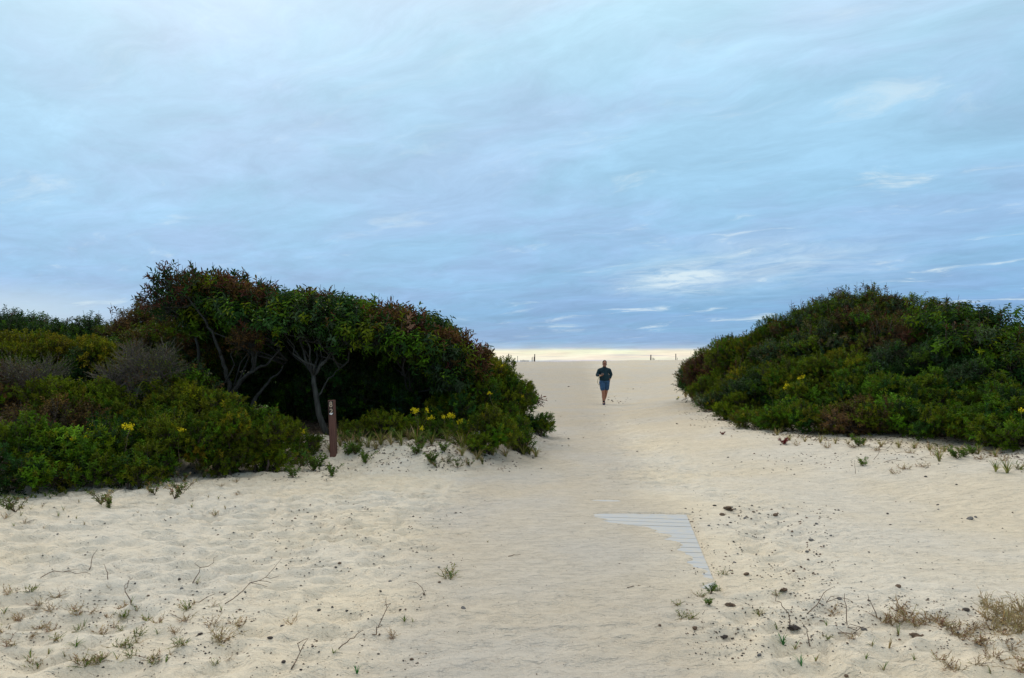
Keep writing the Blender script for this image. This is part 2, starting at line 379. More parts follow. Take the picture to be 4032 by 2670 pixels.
b1 = t.n('ShaderNodeBump', {'Height': t.ramp(dash, [(.38, 0.0), (.52, .8), (.7, 1.0)]), 'Strength': .8, 'Distance': .016, 'Normal': b1.outputs[0]})
b2 = t.n('ShaderNodeBump', {'Height': fine2, 'Strength': .5, 'Distance': .008, 'Normal': b1.outputs[0]})
b3 = t.n('ShaderNodeBump', {'Height': fine, 'Strength': .35, 'Distance': .003, 'Normal': b2.outputs[0]})
out(t, t.n('ShaderNodeBsdfPrincipled', {'Base Color': c, 'Roughness': .95, 'Specular IOR Level': .1, 'Normal': b3.outputs[0]}).outputs[0])

# ground sheet
idx = np.arange(nx * ny).reshape(ny, nx)
q = np.stack([idx[:-1, :-1], idx[:-1, 1:], idx[1:, 1:], idx[1:, :-1]], -1).reshape(-1, 4)
so_l = sstep(1.1, 2.0, SL + .9 * fbm(GX * 1.6, GY * 1.6, 3, 71)); so_r = sstep(.6, 1.5, SR + .9 * fbm(GX * 1.6, GY * 1.6, 3, 72))
soilv = np.repeat((np.clip(so_l + so_r, 0, 1) * (1 - sstep(38, 50, GY))).reshape(-1, 1), 3, 1); soilv[:, 1] = np.clip(path + .3 * np.clip(rsm, 0, 1), 0, 1).ravel(); soilv[:, 2] = (sstep(15, 23, GY + 5 * fbm(GX * .3, GY * .2, 3, 55)) * (1 - .5 * sstep(48, 66, GY))).ravel()
me = mesh_np('sand', np.stack([GX, GY, GZ], -1), q, None, [m_sand], True, soilv)
tag(link('sand', me), kind='structure')
# sea beyond the crest
m_sea, t = mat('sea_water')
tcs = t.n('ShaderNodeTexCoord').outputs['Object']
wv = t.n('ShaderNodeTexNoise', {'Vector': tcs, 'Scale': .4, 'Detail': 6.0}).outputs[0]
out(t, t.n('ShaderNodeBsdfPrincipled', {'Base Color': (.05, .09, .11, 1), 'Roughness': .12, 'Normal': t.n('ShaderNodeBump', {'Height': wv, 'Strength': .4, 'Distance': .4}).outputs[0]}).outputs[0])
tag(link('sea', mesh_np('sea', [(-9000, 112, -2.2), (9000, 112, -2.2), (9000, 14000, -2.2), (-9000, 14000, -2.2)], [[0, 1, 2, 3]], None, [m_sea])), kind='structure')
# lawn glimpsed behind the thicket
m_lawn = simple('lawn_green', (.13, .27, .03), .8, .35, 9.0, .5)
lx = np.linspace(-30, -2.4, 60); ly = np.linspace(17.4, 44, 50); LX, LY = np.meshgrid(lx, ly)
LZ = Hg(LX.ravel(), LY.ravel()).reshape(LX.shape) + 0.03 + 0.03 * fbm(LX * 5, LY * 5, 2, 5)
li = np.arange(LX.size).reshape(LX.shape)
lq = np.stack([li[:-1, :-1], li[:-1, 1:], li[1:, 1:], li[1:, :-1]], -1).reshape(-1, 4)
tag(link('lawn', mesh_np('lawn', np.stack([LX, LY, LZ], -1), lq, None, [m_lawn], True)), kind='structure')

# ------------------------------------------------------------------ foliage
def nrm(a): return a / (np.linalg.norm(a, axis=-1, keepdims=True) + 1e-9)
def rdir(n): return nrm(R.normal(size=(n, 3)))
def leaves(mb, B, D, N, L, W, C, fold=.22, droop=.18, simple_=False):
    n = len(B); D = nrm(D); Sd = nrm(np.cross(D, N)); N = np.cross(Sd, D)
    L = L[:, None]; W = W[:, None]
    e = N * W * fold
    v0 = B; tip = B + D * L - N * L * droop
    if simple_:
        l = B + D * L * .5 + Sd * W * .5 + e; r = B + D * L * .5 - Sd * W * .5 + e
        V = np.stack([v0, l, tip, r], 1); F = np.array([[0, 1, 2], [0, 2, 3]])
        k = np.arange(n)[:, None, None] * 4 + F[None]
        mb.add(V.reshape(-1, 3), None, k.reshape(-1, 3), np.repeat(C, 4, 0)); return
    l1 = B + D * L * .3 + Sd * W * .46 + e; l2 = B + D * L * .7 + Sd * W * .40 + e - N * L * droop * .4
    r1 = B + D * L * .3 - Sd * W * .46 + e; r2 = B + D * L * .7 - Sd * W * .40 + e - N * L * droop * .4
    V = np.stack([v0, l1, l2, tip, r2, r1], 1); F = np.array([[0, 1, 2, 3], [0, 3, 4, 5]])
    k = np.arange(n)[:, None, None] * 6 + F[None]
    mb.add(V.reshape(-1, 3), k.reshape(-1, 4), None, np.repeat(C, 6, 0))
def pal(cols, wts, n, jit=.22):
    cols = np.array(cols); k = R.choice(len(cols), n, p=np.array(wts) / sum(wts))
    return cols[k] * np.exp(R.normal(0, jit, (n, 1))) * np.exp(R.normal(0, jit * .3, (n, 3)))
def shoots(mb, tw, B, A, ln, nl, leafL, leafW, C, pitch=50, droopdir=0.0, simple_=False, twig=True, shape='whorl'):
    """B base points, A axes (n,3), C per-shoot colours"""
    n = len(B); A = nrm(A)
    U = nrm(np.cross(A, rdir(n))); V = np.cross(A, U)
    t = np.linspace(.2, 1, nl)[None]
    ph = np.arange(nl)[None] * 2.4 + R.uniform(0, 6.3, (n, 1))
    rd = np.cos(ph)[..., None] * U[:, None] + np.sin(ph)[..., None] * V[:, None]
    pt = np.radians(pitch + R.normal(0, 12, (n, nl)) + (1 - t) * 22)
    D = A[:, None] * np.cos(pt)[..., None] + rd * np.sin(pt)[..., None]
    N = A[:, None] * np.sin(pt)[..., None] - rd * np.cos(pt)[..., None]
    D = D + np.array([0, 0, -droopdir])
    bp = B[:, None] + A[:, None] * (t * ln[:, None])[..., None]
    L = leafL * R.uniform(.6, 1.15, (n, nl)) * (1 - .35 * (t - .6) ** 2 * 4 * .3)
    cc = np.repeat(C, nl, 0) * np.exp(R.normal(0, .16, (n * nl, 1)))
    leaves(mb, bp.reshape(-1, 3), D.reshape(-1, 3), N.reshape(-1, 3), L.ravel(), L.ravel() * leafW / leafL, cc, simple_=simple_)
    if twig and tw is not None:
        r = .0022 + .02 * 0
        tri = np.arange(3) * 2.094
        off = (np.cos(tri)[None, :, None] * U[:, None] + np.sin(tri)[None, :, None] * V[:, None]) * .003
        b0 = B - A * (ln * .5)[:, None]
        v = np.concatenate([b0[:, None] + off * 1.4, (B + A * ln[:, None])[:, None] + off * .6], 1)
        F = np.array([[0, 1, 4, 3], [1, 2, 5, 4], [2, 0, 3, 5]])
        tw.add(v.reshape(-1, 3), (np.arange(n)[:, None, None] * 6 + F[None]).reshape(-1, 4))

GREEN = (.056, .118, .005); DKGREEN = (.018, .054, .010); OLIVE = (.100, .132, .004); YOL = (.165, .155, .006)
BLUEG = (.035, .065, .028); RED = (.095, .034, .022); BROWN = (.105, .060, .018); PINK = (.22, .11, .085); PALE = (.14, .15, .075); BRIGHT = (.09, .19, .010)
STY = {
 'bay':    dict(L=.055, W=.021, nl=13, sl=.13, pitch=42, droop=0, cov=1.55, cols=[GREEN, OLIVE, DKGREEN, BRIGHT], w=[4, 4, 1.5, .7], mat=M_WAXY),
 'olive':  dict(L=.050, W=.018, nl=13, sl=.13, pitch=42, droop=0, cov=1.5, cols=[OLIVE, YOL, GREEN], w=[5, 1.0, 2], mat=M_WAXY),
 'yellow': dict(L=.050, W=.018, nl=12, sl=.13, pitch=42, droop=0, cov=1.3, cols=[YOL, OLIVE], w=[3, 2], mat=M_WAXY),
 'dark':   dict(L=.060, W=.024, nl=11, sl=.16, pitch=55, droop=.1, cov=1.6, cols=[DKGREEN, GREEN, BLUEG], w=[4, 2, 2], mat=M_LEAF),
 'mixed':  dict(L=.062, W=.025, nl=10, sl=.16, pitch=55, droop=.15, cov=1.5, cols=[OLIVE, BLUEG, BROWN, PALE, GREEN], w=[3, 3, 2, .7, 3], mat=M_LEAF),
 'brown':  dict(L=.050, W=.020, nl=9, sl=.16, pitch=50, droop=.1, cov=1.1, cols=[BROWN, (.07, .045, .02), OLIVE, RED], w=[4, 3, 2, 1], mat=M_LEAF),
 'cherry': dict(L=.105, W=.040, nl=9, sl=.24, pitch=62, droop=.35, cov=1.35, cols=[DKGREEN, GREEN, BLUEG, OLIVE], w=[4, 4, 2, 1.4], mat=M_LEAF),
 'cherryred': dict(L=.115, W=.038, nl=7, sl=.20, pitch=42, droop=-.05, cov=.95, cols=[RED, BROWN, DKGREEN, PINK, OLIVE], w=[3, 3.5, 3, 1.2, 2], mat=M_LEAF),
 'sparse': dict(L=.100, W=.028, nl=7, sl=.22, pitch=36, droop=0, cov=.42, cols=[DKGREEN, RED, BLUEG, BROWN], w=[4, 2, 2, 1], mat=M_LEAF),
 'bare':   dict(L=.030, W=.012, nl=4, sl=.15, pitch=40, droop=0, cov=.10, cols=[OLIVE, BROWN, PALE], w=[2, 2, 2], mat=M_LEAF),
}
def wobble(p0, p1, n, amp, sag=0.0):
    t = np.linspace(0, 1, n)[:, None]; L = np.linalg.norm(p1 - p0)
    pth = p0 * (1 - t) + p1 * t
    w_ = np.cumsum(R.normal(0, 1, (n, 3)), 0); w_ = w_ - w_[0] - t * (w_[-1] - w_[0])
    return pth + w_ * amp * L / math.sqrt(n) * np.sin(t * math.pi) ** .5 + np.array([0, 0, 1]) * (np.sin(t * math.pi) * sag * L)
def plant(name, cat, label, base, clumps, style='bay', trunk=None, spikes=0, group=None, limbs=True, bark=None, foliage_name='foliage', stem_name='stem', r0=.02, cov=1.0, bmat=None, skirt=True):
    """base = world point; clumps = list of (centre xyz, (rx,ry,rz), style or None)"""
    base = np.asarray(base, float); org = base.copy()
    mf = MB(); mt = MB()
    if not trunk:
        extra = []
        clumps = [(c, (r[0] * 1.12, r[1] * 1.12, r[2] * 1.12), s_) for c, r, s_ in clumps]
        for c, r, s_ in clumps:
            g = H(c[0], c[1]); gap = (c[2] - r[2]) - g
            if skirt and gap > .08 and s_ != 'yellow' and s_ != 'bare' and style != 'bare' and c[2] - g < 1.7:
                zz = (c[2] - r[2] * .5 + g) / 2
                extra.append((np.array([c[0], c[1] + .05, zz]), (r[0] * .8, r[1] * .8, (c[2] - r[2] * .4 - g) / 2), s_))
        clumps = clumps + extra
    if trunk:
        for pth, ra, rb in trunk: mt.tube(pth, np.linspace(ra, rb, len(pth)) * .78, 8)
    for (c, r, sname) in clumps:
        st = STY[sname or style]; c = np.asarray(c, float); r = np.asarray(r, float)
        if limbs:
            for _ in range(2 if trunk else 3):
                b = base + np.array([R.normal(0, .08), R.normal(0, .08), -.03]) if not trunk else trunk[R.integers(len(trunk))][0][-1 - R.integers(2)]
                e = c + R.normal(0, .25, 3) * r
                mt.tube(wobble(b, e, 7, .25, .05), np.linspace(r0, r0 * .35, 7), 5)
        area = 4 * math.pi * (((r[0] * r[1]) ** 1.6 + (r[0] * r[2]) ** 1.6 + (r[1] * r[2]) ** 1.6) / 3) ** (1 / 1.6)
        nsh = int(area * st['cov'] * cov * 2.3 / (st['nl'] * st['L'] * st['W'] * .66))
        ns = max(6, int(area * 7)); 
        sc = rdir(ns); sc[:, 2] = np.where(sc[:, 2] < -.35, -sc[:, 2] * R.uniform(0, 1, ns), sc[:, 2]); sc = nrm(sc)
        srad = R.uniform(.64, 1.12, ns)
        scp = c + sc * r * srad[:, None]
        sz = R.uniform(.16, .30, ns) * (np.mean(r) ** .35)
        scol = pal(st['cols'], st['w'], ns, .25)
        for k in range(0, ns, 2 if ns < 60 else 3):
            mt.tube(wobble(c - np.array([0, 0, r[2] * .5]), scp[k], 6, .3, .05), np.linspace(r0 * .45, .003, 6), 4)
        k = R.integers(0, ns, nsh)
        off = rdir(nsh) * (R.uniform(0.25, 1, nsh) ** .5)[:, None] * sz[k][:, None]
        off[:, 2] *= .75
        p = scp[k] + off
        # a share fills the inside so the crown is not hollow
        ins = R.uniform(size=nsh) < .18
        p[ins] = c + rdir(ins.sum()) * r * (R.uniform(.1, .8, ins.sum()))[:, None]
        gz = Hg(p[:, 0], p[:, 1]) + .02
        keep = p[:, 2] > gz; p = p[keep]; k = k[keep]
        o = nrm((p - c) / r / r); A = nrm(o * .6 + nrm(off[keep]) * .5 + np.array([0, 0, .55]) + R.normal(0, .3, p.shape))
        own = pal(st['cols'], st['w'], len(p), .2)
        C = np.where((R.uniform(size=len(p)) < .6)[:, None], scol[k], own)
        shoots(mf, mt, p, A, st['sl'] * R.uniform(.6, 1.2, len(p)), st['nl'], st['L'], st['W'], C, st['pitch'], st['droop'])
        if sname == 'bare' or style == 'bare':
            for _ in range(int(area * 38)):
                d = rdir(1)[0]; d[2] = abs(d[2]) * .8 + .1
                s0 = c + d * r * R.uniform(.1, .7) ; e = s0 + nrm(d * .4 + np.array([0, 0, .5]) + R.normal(0, .55, 3)) * R.uniform(.08, .34)
                mt.tube(wobble(s0, e, 5, .3), np.linspace(.0045, .0018, 5), 3)
        if spikes:
            for _ in range(int(spikes * (1.6 if style == 'cherry' else 1.3) * r[0] * r[1] * 4)):
                a = R.uniform(0, 6.28); q_ = R.uniform(0, .9) ** .5
                s0 = c + np.array([math.cos(a) * q_ * r[0], math.sin(a) * q_ * r[1], r[2] * math.sqrt(1 - q_ * q_) * .8])
                e = s0 + np.array([R.normal(0, .05), R.normal(0, .04), R.uniform(.18, .48)])
                mt.tube(wobble(s0, e, 4, .08), np.linspace(.0055, .003, 4), 3)
                if R.uniform() < .55:
                    shoots(mf, None, np.array([s0 * .6 + e * .4]), np.array([e - s0]), np.array([.16]), 6, max(.09, st['L']), max(.030, st['W'] * .8), pal([RED, BROWN, DKGREEN], [2, 1, 2], 1), 40, 0)
    root = empty(name, org, label=label, cat=cat, group=group)
    link(foliage_name, mf.mesh(foliage_name, [STY[style]['mat']], False, org), root)
    link(stem_name, mt.mesh(stem_name, [bmat or M_DARKTWIG], True, org), root)
    return root
def C_(px, py, d, rx, ry, rz, st=None): return (P(px, py, d), (rx, ry, rz), st)
def groundat(px, d):
    x = (px - 2016) / FPX * d; return np.array([x, d, H(x, d)])
def shrub(label, px, d, clumps, style='bay', name='shrub', cat='shrub', **k):
    return plant(name, cat, label, groundat(px, d), clumps, style, **k)

GL = 'low shrubs along the left edge of the sand'
GB = 'shrubs behind the left thicket'
GR = 'shrubs covering the right dune'
# --- left, front row
shrub('dense dark green bayberry at the far left edge above the lawn strip', 50, 9.3, [C_(40, 1800, 9.3, .5, .4, .32), C_(130, 1880, 9.0, .3, .25, .18)], 'bay', group=GL)
shrub('rounded green bayberry, second low bush from the left edge', 290, 9.6, [C_(260, 1810, 9.7, .42, .4, .28), C_(370, 1860, 9.4, .28, .22, .16)], 'bay', group=GL)
shrub('green bayberry under the yellow flowers, third low bush from the left', 480, 10.0, [C_(460, 1780, 10.2, .42, .4, .32), C_(560, 1840, 9.8, .3, .25, .18)], 'bay', group=GL)
shrub('broad olive bayberry left of the tallest low bush', 680, 10.5, [C_(690, 1760, 10.6, .5, .4, .32, 'olive'), C_(620, 1700, 11, .35, .3, .22)], 'bay', group=GL)
shrub('tallest low bayberry with a pointed top in front of the tree trunks', 900, 10.8, [C_(900, 1740, 10.9, .42, .4, .34, 'olive'), C_(880, 1610, 11.1, .16, .16, .17, 'olive'), C_(935, 1670, 10.9, .26, .25, .2)], 'olive', group=GL)
shrub('bayberry at the right end of the low row before the number post', 1055, 11.0, [C_(1050, 1740, 11.1, .36, .32, .27, 'olive')], 'olive', group=GL)
shrub('small bright bayberry standing out on the sand below the left row', 530, 9.4, [C_(530, 1885, 9.5, .20, .18, .13)], 'bay', group=GL)
# --- left, middle
shrub('olive shrub with flat top in the middle of the left bank', 390, 11.5, [C_(340, 1590, 11.4, .42, .4, .22, 'olive'), C_(200, 1570, 11.2, .25, .3, .15), C_(390, 1650, 11.3, .3, .3, .2, 'olive')], 'olive', group=GL)
shrub('reddish brown twiggy bush below the olive flat top shrub', 250, 10.8, [C_(210, 1700, 10.8, .55, .4, .28, 'brown')], 'brown', group=GL)
shrub('bare purple grey bush tangled at the left edge', 90, 11.3, [C_(110, 1510, 11.5, .45, .35, .36, 'bare'), C_(30, 1570, 11.4, .3, .3, .3, 'brown')], 'bare', group=GL, bmat=M_TWIG)
shrub('tall bare grey shrub with pale upright stems left of the tree', 530, 11.6, [C_(560, 1470, 11.8, .30, .35, .34, 'bare'), C_(470, 1520, 11.7, .24, .3, .34, 'bare'), C_(640, 1450, 12.0, .26, .3, .36, 'bare'), C_(520, 1410, 12.1, .2, .25, .2, 'bare'), C_(600, 1580, 11.8, .25, .25, .25, 'mixed')], 'bare', group=GL, bmat=M_TWIG, r0=.028,
      trunk=[(wobble(groundat(490, 11.5), P(500, 1510, 11.7), 8, .15), .03, .018), (wobble(groundat(540, 11.5), P(560, 1500, 11.7), 8, .15), .028, .016)])
shrub('olive bush at the foot of the bare grey shrub', 700, 11.6, [C_(700, 1640, 11.8, .45, .4, .26, 'olive'), C_(780, 1600, 12, .3, .3, .2, 'yellow')], 'olive', group=GL)
shrub('green bush between the bare grey shrub and the tree trunks', 720, 12.6, [C_(700, 1530, 12.8, .45, .4, .3, 'mixed'), C_(600, 1560, 12.8, .4, .4, .25, 'mixed')], 'mixed', group=GL)
shrub('yellowish olive shrub near the left edge below the skyline', 110, 13, [C_(90, 1400, 13.2, .5, .45, .28, 'yellow'), C_(220, 1410, 13.4, .42, .4, .24, 'yellow'), C_(40, 1480, 12.8, .4, .3, .22, 'olive')], 'yellow', group=GL)
shrub('small yellow tipped shrub above the tall bare grey shrub', 390, 13, [C_(400, 1410, 13, .3, .3, .16, 'yellow'), C_(350, 1360, 13.4, .15, .15, .1, 'yellow'), C_(330, 1480, 13, .4, .3, .3, 'dark')], 'yellow', group=GL)
# --- left, skyline
shrub('dark green skyline shrub at the far left', 40, 16, [C_(30, 1355, 16.5, 1.0, .9, .45), C_(-150, 1370, 16.5, 1.0, .9, .45)], 'dark', spikes=9, group=GB)
shrub('dark green skyline shrub left of the brown mound', 260, 16, [C_(230, 1385, 16.5, .9, .8, .45), C_(400, 1375, 16.2, .7, .7, .45), C_(300, 1480, 15.5, .8, .6, .5)], 'dark', spikes=8, group=GB)
shrub('rust brown shrub mound left of the windswept tree', 570, 15, [C_(560, 1330, 15.4, .62, .6, .48), C_(690, 1340, 15, .5, .6, .5), C_(620, 1430, 14.2, .75, .6, .45, 'mixed')], 'brown', spikes=9, group=GB)
shrub('tangled olive thicket behind the leaning limbs of the tree', 760, 15, [C_(760, 1470, 15, .6, .6, .6), C_(650, 1560, 14, .5, .5, .4)], 'mixed', group=GB)

# --- windswept trees
tb = groundat(925, 13.4)
f1 = P(905, 1560, 13.4)
tA = [(wobble(tb, f1, 6, .06), .085, .07),
      (wobble(f1, P(870, 1400, 13.3), 9, .085), .055, .040), (wobble(P(870, 1400, 13.3), P(800, 1250, 13.2), 9, .085), .04, .022), (wobble(P(800, 1250, 13.2), P(690, 1130, 13.2), 9, .085), .024, .008),
      (wobble(f1, P(1000, 1460, 13.2), 9, .085), .05, .035), (wobble(P(1000, 1460, 13.2), P(1110, 1370, 13.3), 9, .085), .035, .014), (wobble(P(1000, 1460, 13.2), P(1010, 1330, 13.4), 9, .085), .03, .014),
      (wobble(P(790, 1560, 13.8), P(770, 1330, 13.6), 9, .08), .05, .03), (wobble(P(770, 1330, 13.6), P(620, 1180, 13.4), 8, .12), .028, .006), (wobble(groundat(800, 13.9), P(790, 1560, 13.8), 5, .1), .065, .05),
      (wobble(tb + np.array([.15, .1, 0]), P(1010, 1560, 13.6), 6, .1), .06, .045), (wobble(P(1010, 1560, 13.6), P(1130, 1420, 13.8), 9, .085), .04, .014)]
plant('windswept_tree', 'tree', 'big windswept tree with sparse bare tipped limbs at its upper left', tb,
      [C_(700, 1160, 13.4, .42, .5, .38, 'sparse'), C_(650, 1220, 13.3, .32, .4, .3, 'sparse'), C_(800, 1160, 13.8, .42, .6, .26, 'cherryred'), C_(880, 1175, 14, .5, .7, .28, 'cherryred'),
       C_(830, 1270, 13.8, .38, .5, .30, 'cherry'), C_(900, 1265, 13.6, .5, .5, .34, 'cherry'), C_(1010, 1215, 14.2, .5, .7, .28, 'cherryred'),
       C_(1000, 1270, 13.3, .42, .4, .22, 'cherry'), C_(960, 1360, 12.9, .24, .25, .18, 'brown'), C_(960, 1255, 15.5, 1.1, .9, .35, 'cherry'), C_(850, 1260, 16.3, 1.0, .8, .5, 'dark')],
      'cherry', trunk=tA, spikes=9, bmat=M_BARK, foliage_name='crown', stem_name='trunk')
tb2 = groundat(1290, 13.0)
f2 = P(1235, 1480, 13.1)
tB = [(wobble(tb2, f2, 9, .06), .075, .05), (wobble(f2, P(1175, 1330, 13.2), 7, .09), .04, .014), (wobble(f2, P(1310, 1390, 13.2), 9, .085), .04, .014), (wobble(f2, P(1260, 1300, 13.6), 9, .085), .035, .014),
      (wobble(P(1250, 1560, 13.1), P(1350, 1440, 13.4), 9, .085), .025, .010)]
plant('windswept_tree', 'tree', 'green leaved windswept tree rising directly behind the number post', tb2,
      [C_(1120, 1260, 13.5, .5, .5, .28, 'cherry'), C_(1230, 1278, 13.4, .55, .6, .26, 'cherry'), C_(1340, 1270, 13.6, .5, .6, .28, 'cherry'), C_(1150, 1228, 14.3, .6, .7, .2, 'cherryred'), C_(1300, 1243, 14.5, .6, .7, .2, 'cherryred'),
       C_(1310, 1350, 12.9, .35, .3, .16, 'cherry'), C_(1420, 1330, 13.2, .4, .35, .22, 'mixed'), C_(1460, 1278, 14.5, .55, .7, .24, 'cherryred'), C_(1250, 1280, 15.8, 1.2, .9, .4, 'cherry'), C_(1100, 1300, 12.9, .25, .2, .16, 'cherry')],
      'cherry', trunk=tB, spikes=8, bmat=M_BARK, foliage_name='crown', stem_name='trunk')
tb3 = groundat(1640, 14.2)
f3 = P(1620, 1520, 14.3)
tC = [(wobble(tb3, f3, 7, .13), .06, .045), (wobble(f3, P(1540, 1370, 14.3), 9, .085), .035, .014), (wobble(f3, P(1720, 1420, 14.3), 9, .085), .035, .014)]
plant('windswept_tree', 'tree', 'sloping windswept tree with reddish brown leaves, right end of the thicket', tb3,
      [C_(1540, 1305, 13.8, .48, .5, .28, 'cherryred'), C_(1640, 1355, 13.9, .45, .5, .28, 'cherryred'), C_(1730, 1385, 14, .45, .5, .3, 'cherryred'), C_(1820, 1455, 14, .36, .45, .32, 'cherryred'), C_(1600, 1390, 13.4, .38, .35, .18, 'cherry'), C_(1710, 1435, 13.4, .34, .35, .2, 'cherry'),
       C_(1800, 1535, 13.7, .26, .4, .34, 'cherry'), C_(1560, 1335, 15.5, 1.0, .9, .38, 'cherry'), C_(1680, 1395, 15.6, .9, .9, .42, 'cherry'), C_(1490, 1350, 13.1, .32, .3, .14, 'cherry')],
      'cherry', trunk=tC, spikes=8, bmat=M_BARK, foliage_name='crown', stem_name='trunk')
# undergrowth deep behind the trunks
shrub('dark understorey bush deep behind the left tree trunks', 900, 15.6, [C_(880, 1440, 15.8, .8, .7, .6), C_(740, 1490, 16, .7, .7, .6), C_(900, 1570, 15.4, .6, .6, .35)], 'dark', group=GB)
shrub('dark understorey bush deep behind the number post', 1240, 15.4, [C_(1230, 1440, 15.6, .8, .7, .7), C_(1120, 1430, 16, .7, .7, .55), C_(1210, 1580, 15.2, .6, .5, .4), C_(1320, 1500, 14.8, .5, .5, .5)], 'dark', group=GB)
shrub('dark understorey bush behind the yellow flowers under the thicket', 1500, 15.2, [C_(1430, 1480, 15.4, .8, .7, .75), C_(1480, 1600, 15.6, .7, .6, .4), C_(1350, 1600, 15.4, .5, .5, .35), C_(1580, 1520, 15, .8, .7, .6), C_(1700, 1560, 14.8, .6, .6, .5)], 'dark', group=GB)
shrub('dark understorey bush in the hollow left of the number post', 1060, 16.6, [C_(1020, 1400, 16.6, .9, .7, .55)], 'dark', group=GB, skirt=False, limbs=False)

# --- left, sunny slope beside the path
GS = 'shrubs on the slope left of the path'
shrub('tall olive shrub below the reddish leaves of the sloping tree', 1850, 13.9, [C_(1840, 1570, 14, .45, .45, .36), C_(1760, 1640, 13.6, .38, .4, .26, 'bay')], 'bay', group=GS)
shrub('yellow tipped shrub at the top right corner of the left thicket', 1960, 16, [C_(1950, 1500, 16, .5, .5, .36, 'olive'), C_(1880, 1450, 15.5, .3, .35, .25, 'yellow')], 'olive', group=GS)
shrub('green shrub bulging towards the path on the left slope', 2010, 15.6, [C_(2010, 1580, 15.6, .42, .45, .34), C_(1940, 1630, 15, .42, .4, .28, 'olive')], 'bay', group=GS)
shrub('thin reddish shrub hanging over the path at the left slope', 2060, 16.5, [C_(2065, 1590, 16.8, .18, .25, .25, 'sparse')], 'sparse', group=GS)
shrub('spreading bayberry tuft nearest the path on the left', 2125, 16.2, [C_(2115, 1675, 16.4, .24, .25, .20), C_(2150, 1690, 16.2, .12, .12, .10)], 'bay', group=GS)
shrub('rounded bayberry on the sandy bank right of the yellow flowers', 1915, 12.2, [C_(1915, 1710, 12.3, .36, .32, .24, 'olive'), C_(1880, 1770, 12.1, .2, .2, .12)], 'olive', group=GS)
shrub('low sprawling bayberry between the bank bayberry and the path', 2035, 13, [C_(2030, 1700, 13.2, .2, .2, .16), C_(2060, 1745, 13, .14, .14, .08)], 'bay', group=GS, cov=.7)
shrub('low dark bush under the trees right of the number post', 1460, 13, [C_(1430, 1715, 12.9, .3, .25, .1, 'olive'), C_(1540, 1680, 13, .35, .3, .16)], 'olive', group=GS, cov=.6)
shrub('small olive bush just left of the number post', 1190, 12.0, [C_(1195, 1755, 11.9, .2, .16, .10, 'olive')], 'olive', group=GS, cov=.8)
shrub('small leafy bush under the yellow flower clump', 1700, 13, [C_(1690, 1700, 13, .35, .25, .14)], 'bay', group=GS, cov=.7)

# --- right dune
shrub('dark green shrub at the tip of the right dune nearest the sea', 2740, 26, [C_(2750, 1510, 26, .5, .6, .55, 'dark'), C_(2715, 1530, 25.5, .22, .3, .5, 'sparse')], 'dark', group=GR)
shrub('brown and olive shrub behind the tip of the right dune', 2840, 23, [C_(2840, 1480, 23.5, .8, .8, .65, 'brown'), C_(2800, 1460, 24, .6, .6, .5, 'olive'), C_(2840, 1560, 22, .7, .6, .45, 'olive')], 'olive', spikes=3, group=GR)
shrub('low straggling bush with yellow blooms at the sand on the right dune tip', 2810, 20, [C_(2815, 1605, 20.4, .5, .35, .2, 'mixed')], 'mixed', group=GR, cov=.5)
shrub('olive shrub on the left shoulder of the right dune', 2950, 20.5, [C_(2940, 1430, 21, .9, .8, .6, 'olive'), C_(2880, 1400, 21.5, .5, .6, .35), C_(3000, 1510, 19.5, .8, .7, .5)], 'olive', spikes=5, group=GR)
shrub('olive and grey leaved shrub midway up the right dune skyline', 3080, 20, [C_(3070, 1370, 20.3, .85, .8, .55, 'olive'), C_(3120, 1440, 19, .8, .7, .5, 'mixed')], 'mixed', spikes=7, group=GR)
shrub('brown green shrub just left of the highest point of the right dune', 3220, 19.3, [C_(3210, 1310, 19.5, .85, .8, .6), C_(3250, 1400, 18.2, .8, .7, .5)], 'mixed', spikes=9, group=GR)
shrub('highest shrub on the right dune with red tips against the sky', 3390, 18.8, [C_(3390, 1240, 19, .85, .8, .5), C_(3360, 1330, 18, .9, .7, .5), C_(3450, 1290, 18.5, .8, .8, .5, 'brown')], 'mixed', spikes=10, group=GR)
shrub('shrub falling away right of the highest point of the right dune', 3580, 18, [C_(3580, 1290, 18.2, .75, .8, .48), C_(3540, 1380, 17, .8, .7, .5, 'brown')], 'mixed', spikes=9, group=GR)
shrub('large leaved green shrub on the right dune skyline near the edge', 3760, 16, [C_(3740, 1310, 16, .55, .6, .42, 'cherry'), C_(3860, 1338, 15.8, .55, .6, .45, 'cherry'), C_(3800, 1400, 15, .6, .5, .4, 'cherry')], 'cherry', spikes=9, group=GR)
shrub('brown leaved shrub touching the right edge of the view', 3990, 15, [C_(3960, 1415, 15, .4, .5, .45, 'mixed'), C_(4060, 1425, 15.4, .55, .6, .45, 'olive'), C_(4000, 1500, 14.2, .5, .5, .4, 'cherry')], 'mixed', spikes=5, group=GR)
shrub('dark bush with a shaded hollow in the middle of the right dune', 3010, 17.3, [C_(3010, 1570, 17.6, .65, .6, .4), C_(2930, 1620, 17.2, .4, .4, .24, 'olive')], 'dark', group=GR)
shrub('olive bush amid the yellow blooms on the right dune', 3170, 16.3, [C_(3160, 1520, 16.8, .75, .6, .42), C_(3240, 1580, 15.8, .6, .5, .34, 'bay')], 'olive', group=GR)
shrub('broad green bush in the middle of the right dune', 3350, 15.6, [C_(3340, 1480, 16.4, .8, .6, .42, 'olive'), C_(3400, 1560, 15.2, .6, .5, .34)], 'bay', group=GR)
shrub('dark green bush above the low front row of the right dune', 3540, 15, [C_(3530, 1480, 15.8, .7, .6, .45, 'dark'), C_(3560, 1570, 14.4, .55, .5, .34)], 'bay', group=GR)
